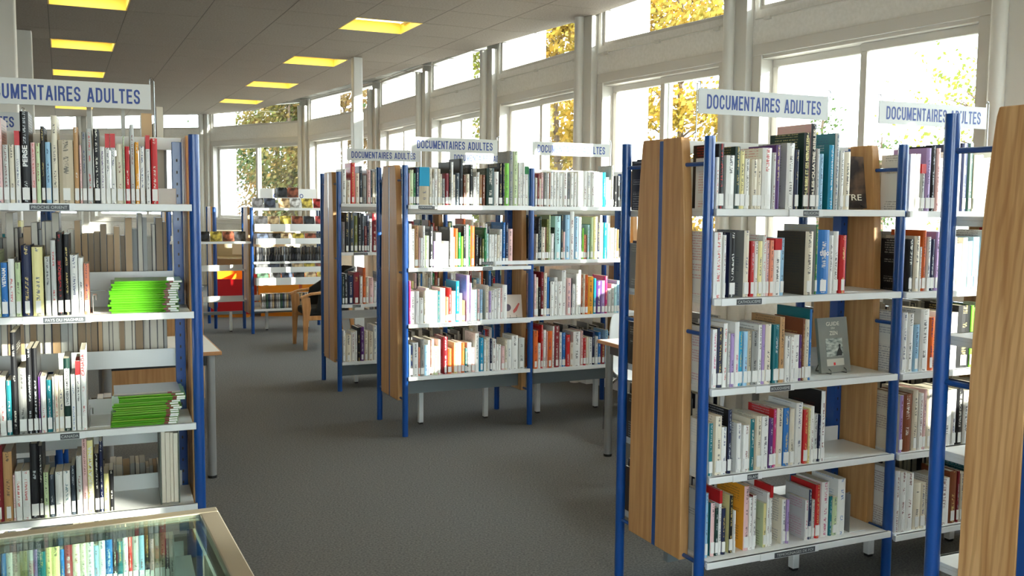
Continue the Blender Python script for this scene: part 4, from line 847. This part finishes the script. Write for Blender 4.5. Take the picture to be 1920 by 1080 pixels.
bin_(-4.40, 13.95, .1, .60, .62, .56, 'red', 'orange', 'red browser bin with orange inside behind the blue posts', 'red')
bin_(-3.72, 14.15, .1, .58, .6, .58, 'orange', 'orange', 'orange browser bin behind the disc rack, near one', 'orange')
bin_(-3.10, 14.25, .1, .58, .6, .58, 'orange', 'red', 'orange browser bin with red inside behind the disc rack', 'orange')
e = empty('cupboard', (-4.75, 15.2, 0), .05); tag(e, 'cream cupboard with open shelves behind the coloured bins', 'cupboard')
MB().box(0, 1.35, 0, .4, 0, .06).box(0, .02, 0, .4, .06, 1.2).box(1.33, 1.35, 0, .4, .06, 1.2).box(.02, 1.33, .38, .4, .06, 1.2).box(0, 1.35, 0, .4, 1.2, 1.22).build('carcass', M['cream'], e, bevel=.003)
MB().box(.02, 1.33, .01, .38, .78, .80).build('shelf_board', M['cream'], e); MB().box(.35, 1.33, -.01, .01, .85, 1.1).build('front_flap', M['cream'], e, bevel=.003)
for k in range(12): 
    p = Vector((-4.75, 15.2, 0)) + Vector((.4+k*.07, .05, .8 if 0 else .06+.0)); o = inst(MB().box(0, .05, 0, .2, 0, .24+.05*(k % 3)).mesh('album', cdm[(k*3) % 10]), 'album', None, (p.x, p.y+.0, .061), (0, 0, .05)); tag(o, 'album standing in the cream cupboard, %s along' % ORD[k], 'album', 'albums in the cupboard')

# ------------------------------------------------------------------ trees outside
def leaf_mat(name, c0, c1):
    m = speckle(mat(name, c0, .7, spec=.2), 1.6, c0, c1, .35, .65, detail=4)
    b = m.node_tree.nodes['Principled BSDF']; out = m.node_tree.nodes['Material Output']; tr = nd(m, 'ShaderNodeBsdfTranslucent'); mx = nd(m, 'ShaderNodeMixShader'); mx.inputs[0].default_value = .45
    src = b.inputs['Base Color'].links[0].from_socket; lk(m, src, tr.inputs['Color']); lk(m, b.outputs[0], mx.inputs[1]); lk(m, tr.outputs[0], mx.inputs[2]); lk(m, mx.outputs[0], out.inputs['Surface']); return m
LM = {'yellow': leaf_mat('yellow_leaves', (150, 112, 34), (134, 120, 50)), 'gold': leaf_mat('golden_leaves', (144, 100, 34), (136, 120, 54)), 'lime': leaf_mat('yellow_green_leaves', (120, 116, 42), (84, 94, 38)), 'brown': leaf_mat('russet_leaves', (112, 80, 50), (116, 98, 56)), 'green': leaf_mat('dark_green_leaves', (46, 66, 32), (72, 86, 42)), 'mixed': leaf_mat('green_russet_leaves', (62, 78, 36), (118, 92, 48))}
def tree(x, y, h, r, cz, m, label, leaves=2600, size=.11, cone=False, seed=1):
    rr = random.Random(seed); e = empty('tree', (x, y, -.13), 0); tag(e, label, 'tree', 'trees outside the windows')
    MB().tube([(0, 0, 0), (.05, .03, h*.35), (-.02, .0, h*.65), (.02, .02, h*.92)], [.11, .085, .055, .015], 8).build('trunk', M['bark'], e, smooth=True)
    lf = MB(); br = MB(); clumps = []
    nb = 26
    for k in range(nb):
        a = rr.uniform(0, 2*pi); zz = cz + rr.uniform(-1, 1)*(h-cz)*.92; q = abs(zz-cz)/(h-cz); rad = r*(math.sqrt(max(0, 1-q*q)) if not cone else max(.1, (h-zz)/(h-cz)/1.9))*rr.uniform(.45, 1)
        c = Vector((rad*cos(a), rad*sin(a), zz)); clumps.append((c, rr.uniform(.26, .5)*min(1, r)))
        s0 = Vector((0, 0, max(h*.25, zz-.5*r))); br.tube([s0, s0.lerp(c, .5)+Vector((0, 0, .08)), c], [.03, .018, .006], 5)
    br.build('branches', M['bark'], e)
    for i in range(leaves):
        c, s = clumps[rr.randrange(nb)]; p = c + Vector((rr.gauss(0, s), rr.gauss(0, s), rr.gauss(0, s*.8)))
        a = Vector((rr.gauss(0, 1), rr.gauss(0, 1), rr.gauss(0, 1))).normalized(); b = a.orthogonal().normalized(); cc = a.cross(b); z = size*rr.uniform(.6, 1.2)
        lf.add([p-b*z*.5, p+cc*z*.3, p+b*z*.5, p-cc*z*.3], [(0, 1, 2, 3)])
    f = lf.build('foliage', LM[m], e, kind='stuff')
    return e
tree(3.9, 23, 7.6, 1.9, 4.0, 'yellow', 'bright yellow tree filling the window beside the zen guide sign', 15000, .165, seed=2)
tree(2.2, 29.5, 7.4, 1.8, 4.0, 'gold', 'golden tree further off between the two yellow ones', 8000, .18, seed=12)
tree(1.05, 24, 6.8, 1.5, 3.7, 'yellow', 'yellow tree in the window over the second bay sign', 10500, .16, seed=3)
tree(-.75, 25, 6.0, 1.15, 3.4, 'lime', 'yellow-green tree in the window behind the middle hanging sign', 5000, .16, seed=4)
tree(-2.75, 27, 5.2, .9, 3.2, 'green', 'small dark green tree in the narrow window by the middle sign', 3400, .15, seed=5)
tree(-5.0, 29, 6.0, 1.5, 3.4, 'brown', 'russet tree in the window behind the white column', 6000, .16, seed=6)
tree(-7.4, 30.5, 7.6, 1.3, 4.0, 'green', 'tall dark green tree in the far window', 11000, .16, seed=7)
tree(-6.3, 27.5, 5.6, 1.15, 2.9, 'mixed', 'green and russet tree at one side of the far window', 9000, .14, seed=8)
tree(-8.0, 27, 3.0, 1.0, 1.7, 'brown', 'low thin russet shrub in the far window', 3000, .09, seed=9)
tree(7.2, 14.6, 6.0, .95, 3.8, 'lime', 'light leafy tree at the jamb of the big bright window', 1700, .095, seed=10)
tree(6.3, 20, 3.75, .5, 2.4, 'green', 'small conifer top above the tall black spines', 900, .09, True, seed=11)
tree(7.9, 21, 3.6, .45, 2.4, 'green', 'small conifer top beyond the big bright window, nearer its mullion', 800, .09, True, seed=13)
